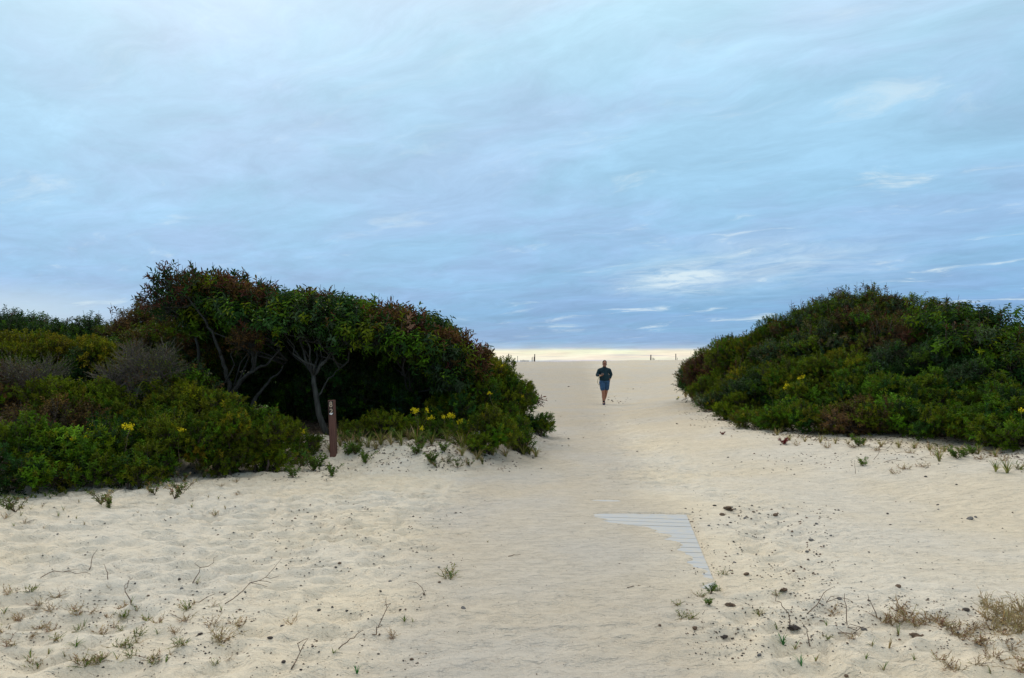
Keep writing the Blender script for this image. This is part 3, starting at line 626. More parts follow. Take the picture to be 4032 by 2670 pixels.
shrub('olive topped bush standing before the dark hollow on the right', 3720, 14.2, [C_(3720, 1550, 14.2, .36, .4, .32), C_(3660, 1620, 13.6, .42, .4, .28), C_(3700, 1470, 15, .5, .4, .3, 'dark')], 'bay', group=GR)
shrub('green bush near the right edge with an upright top', 3920, 13.4, [C_(3920, 1580, 13.3, .42, .4, .34), C_(3860, 1520, 14, .4, .4, .3, 'dark')], 'bay', group=GR)
shrub('low spreading bush at the left end of the right front row', 3050, 15.4, [C_(3030, 1670, 15.2, .45, .4, .18, 'olive'), C_(3110, 1650, 14.6, .4, .4, .22)], 'bay', group=GR)
shrub('dark low bush second from the left in the right front row', 3240, 14, [C_(3230, 1660, 13.9, .42, .35, .24)], 'bay', group=GR)
shrub('reddish twigged low bush in the middle of the right front row', 3380, 13.5, [C_(3370, 1670, 13.3, .38, .3, .22, 'brown'), C_(3420, 1640, 13.6, .4, .3, .24)], 'brown', group=GR)
shrub('green low bush right of the reddish twigged bush', 3550, 13, [C_(3540, 1660, 13, .42, .35, .26)], 'bay', group=GR)
shrub('dark low bush second from the right in the front row of the right dune', 3720, 12.3, [C_(3710, 1690, 12.3, .42, .35, .26)], 'bay', group=GR)
shrub('big low bush filling the lower right corner of the dune', 3920, 11.5, [C_(3890, 1690, 11.7, .4, .35, .3), C_(4010, 1730, 11, .38, .35, .26, 'bay'), C_(4060, 1640, 11.8, .4, .4, .3, 'bay')], 'bay', group=GR)

# ------------------------------------------------------------------ blobs (continuous bodies by voxel union)
def bm_new():
    import bmesh; return bmesh.new()
def blob(pieces, voxel, mats, smooth_it=3):
    """pieces: ('cap', p0, r0, p1, r1) tapered capsules or ('ell', centre, radii, rotX)"""
    mb = MB()
    def sphere(c, r, rot=None, n=12, m=8):
        th = np.linspace(0, math.pi, m + 1)[1:-1]; ph = np.arange(n) * 2 * math.pi / n
        v = [(0, 0, 1)] + [(math.sin(a) * math.cos(b), math.sin(a) * math.sin(b), math.cos(a)) for a in th for b in ph] + [(0, 0, -1)]
        v = np.array(v) * np.asarray(r)
        if rot is not None: v = v @ np.array(Matrix.Rotation(rot, 3, 'X')).T
        v = v + np.asarray(c); q = []; t = []
        for j in range(n): t.append([0, 1 + j, 1 + (j + 1) % n])
        for i in range(m - 2):
            for j in range(n):
                a = 1 + i * n + j; b = 1 + i * n + (j + 1) % n; q.append([a, a + n, b + n, b])
        L = len(v) - 1
        for j in range(n): t.append([L, L - n + (j + 1) % n, L - n + j])
        mb.add(v, q, t)
    for p in pieces:
        if p[0] == 'ell': sphere(p[1], p[2], p[3] if len(p) > 3 else None, 20, 14)
        else:
            _, a, ra, b, rb = p; a = np.asarray(a, float); b = np.asarray(b, float)
            k = max(3, int(np.linalg.norm(b - a) / (min(ra, rb) * .45)) + 1)
            for t_ in np.linspace(0, 1, min(k, 24)): sphere(a * (1 - t_) + b * t_, [ra * (1 - t_) + rb * t_] * 3, None, 10, 7)
            mb.tube([a, b], [ra, rb], 12)
    o = bpy.data.objects.new('tmp', mb.mesh('tmp', mats, True)); COL.objects.link(o)
    md = o.modifiers.new('r', 'REMESH'); md.mode = 'VOXEL'; md.voxel_size = voxel; md.use_smooth_shade = True
    if smooth_it:
        m2 = o.modifiers.new('s', 'SMOOTH'); m2.factor = .5; m2.iterations = smooth_it
    dg = bpy.context.evaluated_depsgraph_get(); dg.update()
    me = bpy.data.meshes.new_from_object(o.evaluated_get(dg))
    bpy.data.objects.remove(o)
    me.materials.clear()
    for m_ in mats: me.materials.append(m_)
    return me

M_SKIN = simple('tanned_skin', (.30, .135, .085), .55, .12, 40)
M_FACE = simple('face_skin', (.33, .15, .105), .55, .1, 40)
M_HAIR = simple('short_hair', (.035, .022, .018), .8, .3, 90)
M_SWEAT = simple('dark_teal_knit', (.008, .030, .042), .9, .3, 14, .3)
M_DENIM = simple('blue_cotton', (.030, .078, .160), .85, .25, 12, .3)
M_SOCK = simple('black_sock', (.012, .010, .012), .9)
M_SHOE = simple('dark_purple_shoe', (.035, .028, .05), .7, .4, 60)
M_SOLE = simple('grey_sole', (.16, .15, .19), .8)
M_BLACK = simple('black_plastic', (.01, .01, .012), .35)
M_STRAP = simple('pale_strap', (.42, .36, .22), .8)
M_BEARD = simple('grey_beard', (.23, .14, .11), .9, .3, 90)

# ------------------------------------------------------------------ walking man
pg = G(2380, 1594)
sc_ = (P(2382, 1419, pg[1])[2] - pg[2]) / 1.80
man = empty('person', pg, label='man in dark teal sweater and blue shorts walking on the sand, looking at his hand', cat='person')
man.scale = (sc_, sc_, sc_)
hand = np.array([-.135, -.27, 1.195])
def fingers(c, dirs, curl):
    out_ = []
    for (bx, by, bz), L in dirs:
        b = c + np.array([bx, by, bz]); m_ = b + np.array([.035, -.012, .012]) * L; e = m_ + np.array([.008, .012, .030]) * L; f = e + np.array([-.016, .012, .010]) * L
        out_ += [('cap', b, .0095, m_, .009), ('cap', m_, .009, e, .0085), ('cap', e, .0085, f, .0075)]
    return out_
body = [
 ('ell', (.012, -.038, 1.665), (.082, .102, .122), rad(22)), ('ell', (.012, -.082, 1.602), (.066, .064, .074), rad(15)),   # skull, jaw
 ('cap', (.012, -.128, 1.645), .014, (.012, -.150, 1.615), .017),                                                       # nose
 ('ell', (-.068, -.02, 1.64), (.013, .022, .034), rad(15)), ('ell', (.092, -.02, 1.64), (.013, .022, .034), rad(15)),      # ears
 ('ell', (.012, -.118, 1.668), (.055, .022, .014), rad(15)), ('ell', (.012, -.130, 1.582), (.026, .014, .010)),         # brow, lips
 ('cap', (0, .005, 1.46), .072, (.008, -.02, 1.60), .062),
 ('cap', (0, 0, 1.38), .10, (0, 0, 1.05), .14), ('cap', (-.15, 0, 1.40), .06, (.15, 0, 1.40), .06), ('cap', (-.07, 0, .95), .13, (.07, 0, .95), .13),
 ('cap', (-.19, .01, 1.39), .058, (-.275, .03, 1.20), .048), ('cap', (-.275, .03, 1.20), .046, (-.195, -.20, 1.185), .032), ('cap', (-.195, -.20, 1.185), .030, hand, .032),
 ('ell', hand + (0.01, 0, 0), (.042, .036, .022)),
 ('cap', (.20, .01, 1.39), .058, (.285, .06, 1.22), .048), ('cap', (.285, .06, 1.22), .046, (.225, .0, 1.06), .032), ('cap', (.225, .0, 1.06), .031, (.205, -.03, .99), .034),
 # front leg and rear leg
 ('cap', (-.085, 0, .92), .105, (-.062, -.13, .50), .068), ('cap', (-.062, -.13, .50), .064, (-.055, -.12, .34), .062), ('cap', (-.055, -.12, .36), .063, (-.05, -.13, .11), .040), ('ell', (-.06, -.07, .34), (.055, .055, .11)),
 ('cap', (-.05, -.13, .09), .038, (-.06, -.30, .045), .030),
 ('cap', (.09, 0, .92), .105, (.075, .06, .50), .068), ('cap', (.075, .06, .50), .062, (.055, .16, .33), .058), ('cap', (.055, .16, .33), .058, (.02, .30, .14), .038),
 ('cap', (.02, .30, .12), .036, (.02, .20, .05), .032),
]
body += fingers(hand, [((.012, -.030, .010), 1.0), ((.022, -.012, .012), 1.1), ((.024, .008, .010), 1.0), ((.018, .026, .004), .85)], 1)
body += [('cap', hand + (-.012, -.028, .004), .012, hand + (-.012, -.045, .035), .010), ('cap', hand + (-.012, -.045, .035), .010, hand + (.004, -.042, .055), .008)]
link('body', blob(body, .0085, [M_SKIN], 3), man)
link('beard', blob([('ell', (.012, -.088, 1.585), (.060, .054, .052), rad(12))], .009, [M_BEARD], 2), man)
link('hair', blob([('ell', (.012, -.016, 1.715), (.089, .098, .096), rad(20)), ('ell', (.012, .028, 1.66), (.087, .078, .095))], .009, [M_HAIR], 2), man)
gl = MB()
for sx_ in (-.022, .046): gl.tube([(sx_ + .024 * math.cos(a), -.150 + .004 * math.sin(a), 1.650 + .017 * math.sin(a)) for a in np.linspace(0, 2 * math.pi, 13)], .0035, 5)
gl.tube([(.002, -.154, 1.652), (.022, -.154, 1.652)], .003, 5)
gl.tube([(-.046, -.148, 1.654), (-.070, -.06, 1.66), (-.072, -.02, 1.655)], .003, 5); gl.tube([(.070, -.148, 1.654), (.094, -.06, 1.66), (.096, -.02, 1.655)], .003, 5)
link('glasses', gl.mesh('glasses', [M_BLACK], True), man)
sw = [('cap', (0, 0, 1.40), .145, (0, -.03, 1.14), .178), ('ell', (0, -.03, 1.12), (.212, .170, .22)), ('cap', (-.165, .005, 1.405), .085, (.175, .005, 1.405), .085), ('cap', (-.185, .005, 1.40), .075, (0, .005, 1.475), .075), ('cap', (.19, .005, 1.40), .075, (0, .005, 1.475), .075),
      ('cap', (0, .0, 1.46), .095, (.004, -.005, 1.525), .076),
      ('cap', (-.200, .01, 1.39), .083, (-.282, .03, 1.205), .070), ('cap', (-.285, .03, 1.205), .066, (-.225, -.13, 1.19), .050),
      ('cap', (.205, .01, 1.39), .083, (.278, .06, 1.22), .070), ('cap', (.278, .06, 1.22), .066, (.238, .012, 1.09), .048),
      ('ell', (0, -.005, 1.02), (.208, .155, .10)), ('ell', (-.1, 0, 1.36), (.10, .125, .12)), ('ell', (.1, 0, 1.36), (.10, .125, .12))]
swo = link('sweater', blob(sw, .011, [M_SWEAT], 3), man)
link('placket', (lambda b: (b.tube([(.004, -.082, 1.545), (.004, -.128, 1.47), (.004, -.165, 1.38)], [.007, .006, .005], 6), b.mesh('placket', [M_BLACK], True))[1])(MB()), swo)
sh_ = [('ell', (0, 0, .955), (.205, .150, .12)), ('cap', (-.095, -.01, .90), .125, (-.085, -.09, .72), .108), ('cap', (-.085, -.09, .72), .108, (-.083, -.105, .66), .106),
       ('cap', (.10, 0, .90), .125, (.098, .03, .72), .110), ('cap', (.098, .03, .72), .110, (.095, .035, .67), .108)]
sho = link('shorts', blob(sh_, .011, [M_DENIM], 3), man)
link('belt_loop', (lambda b: (b.tube([(.19, -.07, 1.00), (.215, -.05, .93)], [.012, .012], 6), b.mesh('belt_loop', [M_DENIM], True))[1])(MB()), sho)
for (a, b, toe, nm) in ((np.array([-.05, -.13, .16]), np.array([-.05, -.13, .08]), np.array([-.06, -.30, .042]), 0), (np.array([.018, .31, .18]), np.array([.02, .29, .10]), np.array([.02, .17, .045]), 1)):
    link('sock', blob([('cap', a, .047, b, .045)], .009, [M_SOCK], 2), man)
    s_ = link('shoe', blob([('ell', b + (0, .0, -.025), (.050, .062, .048)), ('cap', b + (0, -.01, -.03), .048, toe, .043)], .009, [M_SHOE], 2), man)
    mb = MB(); d_ = toe - b; mb.tube([b + (0, .05, -.062) if nm == 0 else b + (0, .05, -.06), toe + (0, -.045, -.028)], [.042, .046], 12); 
    mb.v[0][:, 2] = mb.v[0][:, 2] * .28 + (np.mean(mb.v[0][:, 2]) * .72 - .0)
    link('sole', mb.mesh('sole', [M_SOLE], True), s_)
wb = MB(); wb.tube([hand + np.array([-.052, .060, -.004]) + np.array([math.cos(a) * .026, math.sin(a) * .012, math.sin(a) * .036]) for a in np.linspace(0, 2 * math.pi, 12)], .007, 5)
link('wristband', wb.mesh('wristband', [M_BLACK], True), man)
def world(p): return np.asarray(pg) + np.asarray(p, float) * sc_
ph_ = MB(); ph_.box(world(hand + (.012, -.008, .048)), (.072 * sc_, .145 * sc_, .012 * sc_), rot=np.array(Matrix.Rotation(rad(28), 3, 'X') @ Matrix.Rotation(rad(-12), 3, 'Y')))
po = ph_.mesh('phone', [M_BLACK], False, pg); tag(link('phone', po, None, pg), 'small black phone held in the walking man\'s raised hand', 'phone')
st_ = MB(); sp = np.array([(-.15, -.27, 1.19), (-.22, -.25, 1.16), (-.262, -.22, 1.08), (-.292, -.19, .99), (-.300, -.17, .91), (-.275, -.16, .86), (-.235, -.155, .815), (-.19, -.14, .80)])
tt = np.linspace(0, 7, 40); spi = np.stack([np.interp(tt, range(8), sp[:, k]) for k in range(3)], -1)
for _ in range(3): spi[1:-1] = (spi[:-2] + spi[2:] + 2 * spi[1:-1]) / 4
st_.tube(np.array([world(p) for p in spi]), .011, 6)
tag(link('strap', st_.mesh('strap', [M_STRAP], True, pg), None, pg), 'thin pale strap looping down from the walking man\'s hand to his shorts', 'strap')

# ------------------------------------------------------------------ number post
m_post, t = mat('brown_post')
tcp = t.n('ShaderNodeTexCoord').outputs['Object']
g1 = t.n('ShaderNodeTexNoise', {'Vector': t.n('ShaderNodeMapping', {'Vector': tcp, 'Scale': (9, 9, .5)}).outputs[0], 'Scale': 12.0, 'Detail': 6.0, 'Roughness': .6}).outputs[0]
cpost = t.mix(t.ramp(g1, [(.35, 0.), (.65, 1.)]), (.080, .032, .024), (.135, .060, .042))
out(t, t.n('ShaderNodeBsdfPrincipled', {'Base Color': cpost, 'Roughness': .7, 'Normal': t.n('ShaderNodeBump', {'Height': g1, 'Strength': .3, 'Distance': .004}).outputs[0]}).outputs[0])
M_PLQ = simple('dark_plaque', (.012, .009, .008), .5); M_DIG = simple('faded_beige_paint', (.42, .33, .24), .6, .2, 80); M_PEEL = simple('white_patch', (.75, .75, .74), .6)
pb = G(1314, 1795); pt = P(1306, 1575, pb[1])
Hh = pt[2] - pb[2]; W_ = .098
lean = math.atan2(pt[0] - pb[0] + .0, Hh)
post = empty('number_post', pb, label='reddish brown square post with the number 8 2 standing on the left bank', cat='post')
post.rotation_euler = (0, lean, rad(-3))
mb = MB(); w2 = W_ / 2; bv = .006
ring = [(-w2 + bv, -w2), (w2 - bv, -w2), (w2, -w2 + bv), (w2, w2 - bv), (w2 - bv, w2), (-w2 + bv, w2), (-w2, w2 - bv), (-w2, -w2 + bv)]
zs = [-.25, Hh - .006, Hh]; sc2 = [1.02, 1, .93]
v = [(x * k, y * k, z) for z, k in zip(zs, sc2) for x, y in ring]
qd = [[i * 8 + j, i * 8 + (j + 1) % 8, (i + 1) * 8 + (j + 1) % 8, (i + 1) * 8 + j] for i in range(2) for j in range(8)] + [[16, 17, 18, 19], [16, 19, 20, 23], [20, 21, 22, 23]]
mb.add(v, qd); link('shaft', mb.mesh('shaft', [m_post]), post)
def text_mesh(ch, size, ext, mats):
    cu = bpy.data.curves.new('t', 'FONT'); cu.body = ch; cu.size = size; cu.extrude = ext; cu.align_x = 'CENTER'; cu.align_y = 'CENTER'; cu.offset = .0032
    o = bpy.data.objects.new('t', cu); COL.objects.link(o); dg = bpy.context.evaluated_depsgraph_get(); dg.update()
    me = bpy.data.meshes.new_from_object(o.evaluated_get(dg)); bpy.data.objects.remove(o)
    me.materials.clear()
    for m_ in mats: me.materials.append(m_)
    return me
def plaque(cx, cz, w_, h_, ch):
    mb = MB(); pts = []
    for (sx_, sz_) in ((1, 1), (-1, 1), (-1, -1), (1, -1)):
        a0 = {(1, 1): 0, (-1, 1): 90, (-1, -1): 180, (1, -1): 270}[(sx_, sz_)]
        for a in (0, 30, 60, 90): pts.append((cx + sx_ * (w_ / 2 - .012) + .012 * math.cos(rad(a0 + a)), cz + sz_ * (h_ / 2 - .012) + .012 * math.sin(rad(a0 + a))))
    n = len(pts); v = [(x, -w2 - .005, z) for x, z in pts] + [(x, -w2 + .001, z) for x, z in pts] + [(cx, -w2 - .005, cz)]
    mb.add(v, [[j, j + n, (j + 1) % n + n, (j + 1) % n] for j in range(n)], [[2 * n, j, (j + 1) % n] for j in range(n)])
    p_ = link('plaque', mb.mesh('plaque', [M_PLQ]), post)
    mb = MB(); rr = .0085
    if ch == '8':
        for cz_, rx_, rz_ in ((.0195, .0150, .0175), (-.0180, .0190, .0215)):
            mb.tube([(cx + rx_ * math.sin(a_), 0, cz_ + rz_ * math.cos(a_)) for a_ in np.linspace(0, 2 * math.pi, 21)], rr, 6)
    else:
        pts_ = [(cx + .018 * math.cos(a_), 0, .020 + .019 * math.sin(a_)) for a_ in np.linspace(rad(170), rad(-35), 12)] + [(cx - .018, 0, -.036), (cx - .018, 0, -.040), (cx + .022, 0, -.040)]
        mb.tube(pts_, rr, 6)
    for v_ in mb.v: v_[:, 1] = v_[:, 1] * .35 - w2 - .0065; v_[:, 2] += cz
    link('digit', mb.mesh('digit', [M_DIG]), p_)
    return p_
zt = Hh
p8 = plaque(-.001, zt - .066, .074, .106, '8'); p2 = plaque(-.001, zt - .181, .074, .106, '2')
mb = MB(); pts = [(-.029, -.026), (-.010, -.022), (.004, -.027), (.031, -.018), (.027, -.034), (.016, -.043), (.010, -.052), (-.010, -.049), (-.024, -.045)]
n = len(pts); v = [(x, -w2 - .0115, zt - .181 + z) for x, z in pts] + [(x, -w2 - .0045, zt - .181 + z) for x, z in pts] + [(0, -w2 - .0115, zt - .181 - .036)]
mb.add(v, [[j, (j + 1) % n, (j + 1) % n + n, j + n] for j in range(n)], [[2 * n, (j + 1) % n, j] for j in range(n)])
link('peeling_patch', mb.mesh('peeling_patch', [M_PEEL]), p2)

# ------------------------------------------------------------------ buried walkway mat
M_MAT, t = mat('weathered_blue_grey'); tcm = t.n('ShaderNodeTexCoord').outputs['Object']
dus = t.n('ShaderNodeTexNoise', {'Vector': t.n('ShaderNodeMapping', {'Vector': tcm, 'Scale': (1, 3, 1)}).outputs[0], 'Scale': 7.0, 'Detail': 8.0, 'Roughness': .7}).outputs[0]
out(t, t.n('ShaderNodeBsdfPrincipled', {'Base Color': t.mix(t.ramp(dus, [(.42, 0.), (.62, .85)]), (.42, .445, .475), (.52, .485, .41)), 'Roughness': .8}).outputs[0])
mat_o = np.array([MAT_A[0], MAT_A[1], MAT_Z]); ang = math.atan2(MAT_D[1], MAT_D[0])
mb = MB(); k = 0; a = -.3
while a < 3.0:
    wd = .168; c2 = MAT_D * (a + wd / 2) + MAT_N * .75
    mb.box((c2[0], c2[1], -.012 + R.normal(0, .0008)), (wd - .011, 1.5, .024), ang); a += wd
c2 = MAT_D * 1.35 + MAT_N * .75; mb.box((c2[0], c2[1], -.014), (3.25, 1.49, .022), ang, m=1)
for s_ in (.05, .75, 1.45):
    c2 = MAT_D * 1.4 + MAT_N * s_; mb.box((c2[0], c2[1], -.031), (3.2, .05, .012), ang)
tag(link('walkway_mat', mb.mesh('walkway_mat', [M_MAT, m_sand]), None, mat_o), 'pale blue grey slatted walkway mat mostly buried in the sand of the path', 'walkway mat')

# ------------------------------------------------------------------ posts and fences on the crest
M_PW = bark_mat('weathered_post', (.035, .022, .02), (.085, .05, .045), 20); M_PK = bark_mat('fence_slat', (.05, .055, .06), (.12, .12, .125), 30)
def crest_z(px, d): return H((px - 2016) / FPX * d, d)
def fpost(name, label, px, pyt, d, wpx, dx=0, group=None, cat='post', matl=None, parent=None, seg=8, part_origin=None):
    x = (px - 2016) / FPX * d; z0 = H(x, d); top = P(px + dx, pyt, d); r = wpx / 2 / FPX * d
    mb = MB(); p0 = np.array([x, d, z0 - .3]); p1 = np.array([top[0], d, top[2]])
    pth = np.linspace(p0, p1, 6); mb.tube(pth, [r * 1.05, r * 1.02, r, r, r * .98, r * .95], seg)
    org = np.array([x, d, z0]) if part_origin is None else part_origin
    me_ = mb.mesh(name, [matl or M_PW], False, org)
    if parent is not None: return link(name, me_, parent)
    return tag(link(name, me_, None, org), label, cat, group)
GP = 'thick weathered posts on the sand crest'
fpost('fence_post', 'thick dark post on the crest, leftmost and nearest the left thicket', 2003, 1393, 76, 4.2, 0, GP)
pq = fpost('fence_post', 'thick dark post on the crest with a short stub beside it', 2105.5, 1394, 76, 3.8, 0, GP)
fpost('fence_post', 'thick slightly leaning post on the crest just right of the walking man', 2561, 1397, 76, 4.2, 2, GP)
fpost('fence_post', 'thin dark post on the crest with a small slat leaning by its foot', 2661, 1393, 76, 3.4, 0, GP)
fpost('fence_post', 'reddish post on the crest partly hidden by the right dune shrubs', 2776, 1390, 70, 4.2, 0, GP)
fpost('post_stub', 'short broad stub against the second thick post on the crest', 2102.8, 1405, 76.15, 2.2, 0, None, 'post')
def fence(name, label, items, d, group='low slat fences on the sand crest'):
    px0 = items[0][0]; x = (px0 - 2016) / FPX * d; org = np.array([x, d, H(x, d)])
    rt = empty(name, org, label=label, cat='sand fence', group=group)
    for it in items:
        fpost('picket', None, it[0], it[1], d, it[2], it[3] if len(it) > 3 else 0, None, None, M_PK, rt, 5, org)
    for q_ in (.35, .75):
        mb = MB(); pts = [np.array([(it[0] - 2016) / FPX * d, d, H((it[0] - 2016) / FPX * d, d) * (1 - q_) + P(it[0], it[1], d)[2] * q_ * .9 + .1 * q_ * H((it[0] - 2016) / FPX * d, d)]) for it in items]
        mb.tube(pts, .006, 4); link('wire', mb.mesh('wire', [M_PK], False, org), rt)
    return rt
fence('sand_fence', 'row of small bluish fence slats on the crest between the two left posts', [(2050, 1417, 1.5), (2053.5, 1418, 1.3), (2058, 1417, 1.8), (2062, 1416.5, 1.8), (2066, 1417.5, 1.6), (2070, 1418.5, 1.8), (2074, 1418, 1.5), (2078, 1418, 1.5), (2082, 1418.5, 1.5)], 80)
fence('sand_fence', 'three broken fence slats right of the leaning post on the crest', [(2567, 1408.5, 1.6), (2571.5, 1408, 1.5), (2574.5, 1410, 1.5, -3), (2580, 1411, 1.5, -5)], 76.5)
fence('sand_fence', 'short slats sticking up above the left thicket on the crest', [(1941, 1415, 1.8), (1953, 1415, 1.6), (1957, 1415, 1.6), (1985, 1415, 1.3), (1998, 1416, 1.6)], 78)
GT = 'thin stakes on the sand crest'
for px, pyt, wp, dx, lb in ((1945, 1403, 1.9, 0, 'thin stake on the crest, leftmost above the left thicket'), (1968, 1404, 1.8, -1, 'thin stake on the crest with a bent tip left of the first thick post'), (2038, 1402, 2.0, 0, 'thin stake standing alone between the two left posts on the crest'),
                        (2094.5, 1408, 1.8, 0, 'thin stake on the crest just left of the stubbed post, the shorter one'), (2098.5, 1405, 1.7, -1, 'thin stake on the crest touching the stubbed post, the taller one'), (2664, 1408.5, 1.6, 4, 'small slat leaning by the thin dark post on the right crest')):
    fpost('stake', lb, px, pyt, 76.3, wp, dx, GT, 'stake', M_PK)

# ------------------------------------------------------------------ stones and debris
def stone_mesh(seed, rough_=.25):
    import bmesh
    bm = bmesh.new(); bmesh.ops.create_icosphere(bm, subdivisions=2, radius=.5)
    rs = np.random.default_rng(seed); d = rs.normal(size=(6, 3)); a = rs.uniform(-rough_, rough_, 6); 
    sx, sy, sz = rs.uniform(.8, 1.1), rs.uniform(.55, .85), rs.uniform(.5, .75)
    for v_ in bm.verts:
        n_ = v_.co.normalized(); f = 1 + sum(ai * math.tanh(2.2 * n_.dot(Vector(di))) for ai, di in zip(a, d)) * .5 + rs.uniform(-.06, .06)
        v_.co = Vector((v_.co.x * f * sx, v_.co.y * f * sy, v_.co.z * f * sz))
    me_ = bpy.data.meshes.new('stone'); bm.to_mesh(me_); bm.free(); return me_
M_ST = [simple('dark_stone', (.055, .045, .04), .85, .4, 3, .5), simple('brown_stone', (.11, .075, .05), .85, .4, 3, .5), simple('grey_stone', (.13, .125, .12), .8, .3, 3, .4)]
protos = []
for i in range(9):
    m_ = stone_mesh(50 + i); m_.materials.append(M_ST[i % 3]); protos.append(m_)
for i in range(3):
    import bmesh
    bm = bmesh.new(); bmesh.ops.create_icosphere(bm, subdivisions=3, radius=.5); rs = np.random.default_rng(300 + i); off_ = rs.uniform(0, 9, 3)
    for v_ in bm.verts:
        p_ = np.array(v_.co); f = 1 + 1.3 * float(fbm(np.array([p_[0] * 3 + off_[0] + p_[2] * 2]), np.array([p_[1] * 3 + off_[1] - p_[2] * 2]), 4, 300 + i)[0]) + rs.uniform(-.13, .13)
        v_.co = Vector((p_[0] * f * 1.1, p_[1] * f * .8, p_[2] * f * .55))
    m_ = bpy.data.meshes.new('clod'); bm.to_mesh(m_); bm.free(); m_.materials.append(M_ST[[1, 0, 1][i]]); protos.append(m_)
sproto = link('stone', protos[0]); first = [True]
def put(px, py, size_px, label, group, mi=None, flat=1.0, squash=.3):
    g = G(px, py); s_ = size_px / FPX * g[1]
    o = sproto if first[0] else sproto.copy()
    if not first[0]: COL.objects.link(o)
    first[0] = False
    o.data = protos[R.integers(9) if mi is None else mi]
    o.location = (g[0], g[1], g[2] + s_ * .06 * flat); o.scale = (s_, s_, s_ * flat); o.rotation_euler = (R.normal(0, .2), R.normal(0, .2), R.uniform(0, 6.28))
    tag(o, label, 'stone', group)
G1 = 'dark stones scattered on the sand left of the path'; G2 = 'dark stones scattered on the sand right of the path'; G3 = 'dark lumps on the sand beside the walking man'
uniq = [(1064, 2513, 27, 'largest dark stone on the lower left sand, above the bottom edge', G1, 0), (1826, 2398, 27, 'flat oval grey stone alone at the left edge of the path', G1, 2), (1255, 2402, 17, 'round knobbly dark stone in the lower left sand between dry twigs', G1, 3),
        (2866, 2008, 42, 'largest dark brown lump in the pile right of the walkway mat', G2, 11), (2841, 2029, 25, 'angular dark stone at the left of the pile beside the mat', G2, 4), (2935, 2043, 18, 'tilted grey brown stone right of the large lump by the mat', G2, 5),
        (2791, 2073, 16, 'dark stone nearest the right edge of the walkway mat', G2, 2), (3055, 2029, 29, 'wide brown stone alone right of the stone pile', G2, 1), (2938, 2261, 30, 'reddish brown pointed lump on the sand right of the mat\'s lower tip', G2, 7),
        (2893, 2217, 18, 'rounded grey brown stone above the reddish pointed lump', G2, 5), (3194, 2130, 24, 'round grey lump with a dark chip above it on the right sand', G2, 2), (3178, 2179, 18, 'pointed grey brown stone below the round grey lump', G2, 5),
        (3536, 2312, 29, 'low reddish brown stone alone on the smooth sand at the right', G2, 7), (3083, 2333, 30, 'crumbly brown clod beside a green sprig on the right sand', G2, 9), (3128, 2482, 44, 'big dark brown clod pile under a curved dry stem', G2, 10),
        (3605, 2510, 40, 'brown clod at the foot of the dry grass band', G2, 11), (3957, 2483, 24, 'black lump among the dense dry grass at the right edge', G2, 0), (2852, 2510, 30, 'dark lump sitting in a sand hollow near the bottom of the path', G2, 10),
        (3816, 2045, 32, 'broken grey shell fragments pile on the far right sand', G2, 8), (3333, 2664, 22, 'brown stone cut by the bottom edge of the picture', G2, 1), (2874, 2388, 34, 'brown clod right of the green sprigs by the path', G2, 9), (3805, 2405, 30, 'flat dark purple scrap above the dry grass at right', G2, 3)]
for px, py, sz, lb, g_, mi in uniq: put(px, py, sz, lb, g_, mi, .8)
left = "380,2119,10 336,2188,10 716,2323,17 707,2284,18 888,2341,14 932,2410,11 583,2347,14 652,2360,10 341,2602,16 211,2574,9 788,2499,22 1111,2466,22 1308,2395,13 1366,2413,16 1336,2226,20 1322,2244,14 1375,2258,12 1538,2291,18 1499,2328,14 1577,2402,17 1247,2526,14 1230,2545,12 1117,2613,22 1677,2576,13 1622,2596,17 1588,2606,12 1186,2643,16 1698,2200,11 1727,2236,13 1730,2293,16 1088,2172,8 1256,2576,10 1012,2634,8 1466,2600,8 1493,2503,14 1490,2580,12 1370,2634,8 1541,2500,9 1205,2375,8 1417,2540,8 1369,2243,7 1380,2240,6 1626,2172,9 1512,2196,8 1655,2365,8 1133,1839,13 1195,1838,14 1262,1842,16 1275,1838,16 1290,1838,16 1303,1836,14 1326,1842,10 1568,1842,12 1610,1856,8 1600,1859,8 553,2500,8 640,2540,8 870,2700,8 204,2243,8 226,2106,12 1010,2215,7 1019,2412,10"
right = "2882,2000,14 2968,2021,13 2863,2071,11 2827,2069,10 2877,2060,14 2882,2261,13 2905,2183,10 2830,2266,9 2816,1995,15 2957,2526,14 2988,2582,20 2885,2599,14 3216,2068,16 3272,2110,14 3244,2150,10 3256,2150,9 3155,2237,15 3183,2210,14 3125,2250,16 3201,2263,14 3219,2262,11 3496,2026,16 3692,1990,16 3841,2038,15 3646,1880,18 3766,1910,12 3302,2360,24 3874,2523,22 3280,2571,12 3289,2011,10 3064,2061,13 3086,2057,10 3063,2064,8 3148,2282,12 3392,2295,10 3352,2318,8 3364,2330,9 3516,2367,8 3787,2045,7 3694,2010,10 3623,2056,9 3610,2182,9 3616,2135,8 3504,2068,9 3165,1983,7 3053,2170,9 3028,2225,12 2912,1996,10 2950,2010,9 2945,2040,9 2957,2048,10 2870,2038,9 2836,2050,8 2700,2005,10 2710,2048,12 2600,2464,16 2733,2478,26 3240,2700,8 3915,2122,10 4003,2153,8 3502,2154,7 3792,2295,7 3432,2240,8 3198,2506,14 3090,2300,8 3400,2480,30 3380,2390,8 3562,2280,10"
for q_ in left.split(): a, b, c_ = map(float, q_.split(',')); put(a, b, c_, 'small dark stone lying on the sand left of the path', G1, None, .8)
for q_ in right.split(): a, b, c_ = map(float, q_.split(',')); put(a, b, c_, 'small dark stone lying on the sand right of the path', G2, None, .8)
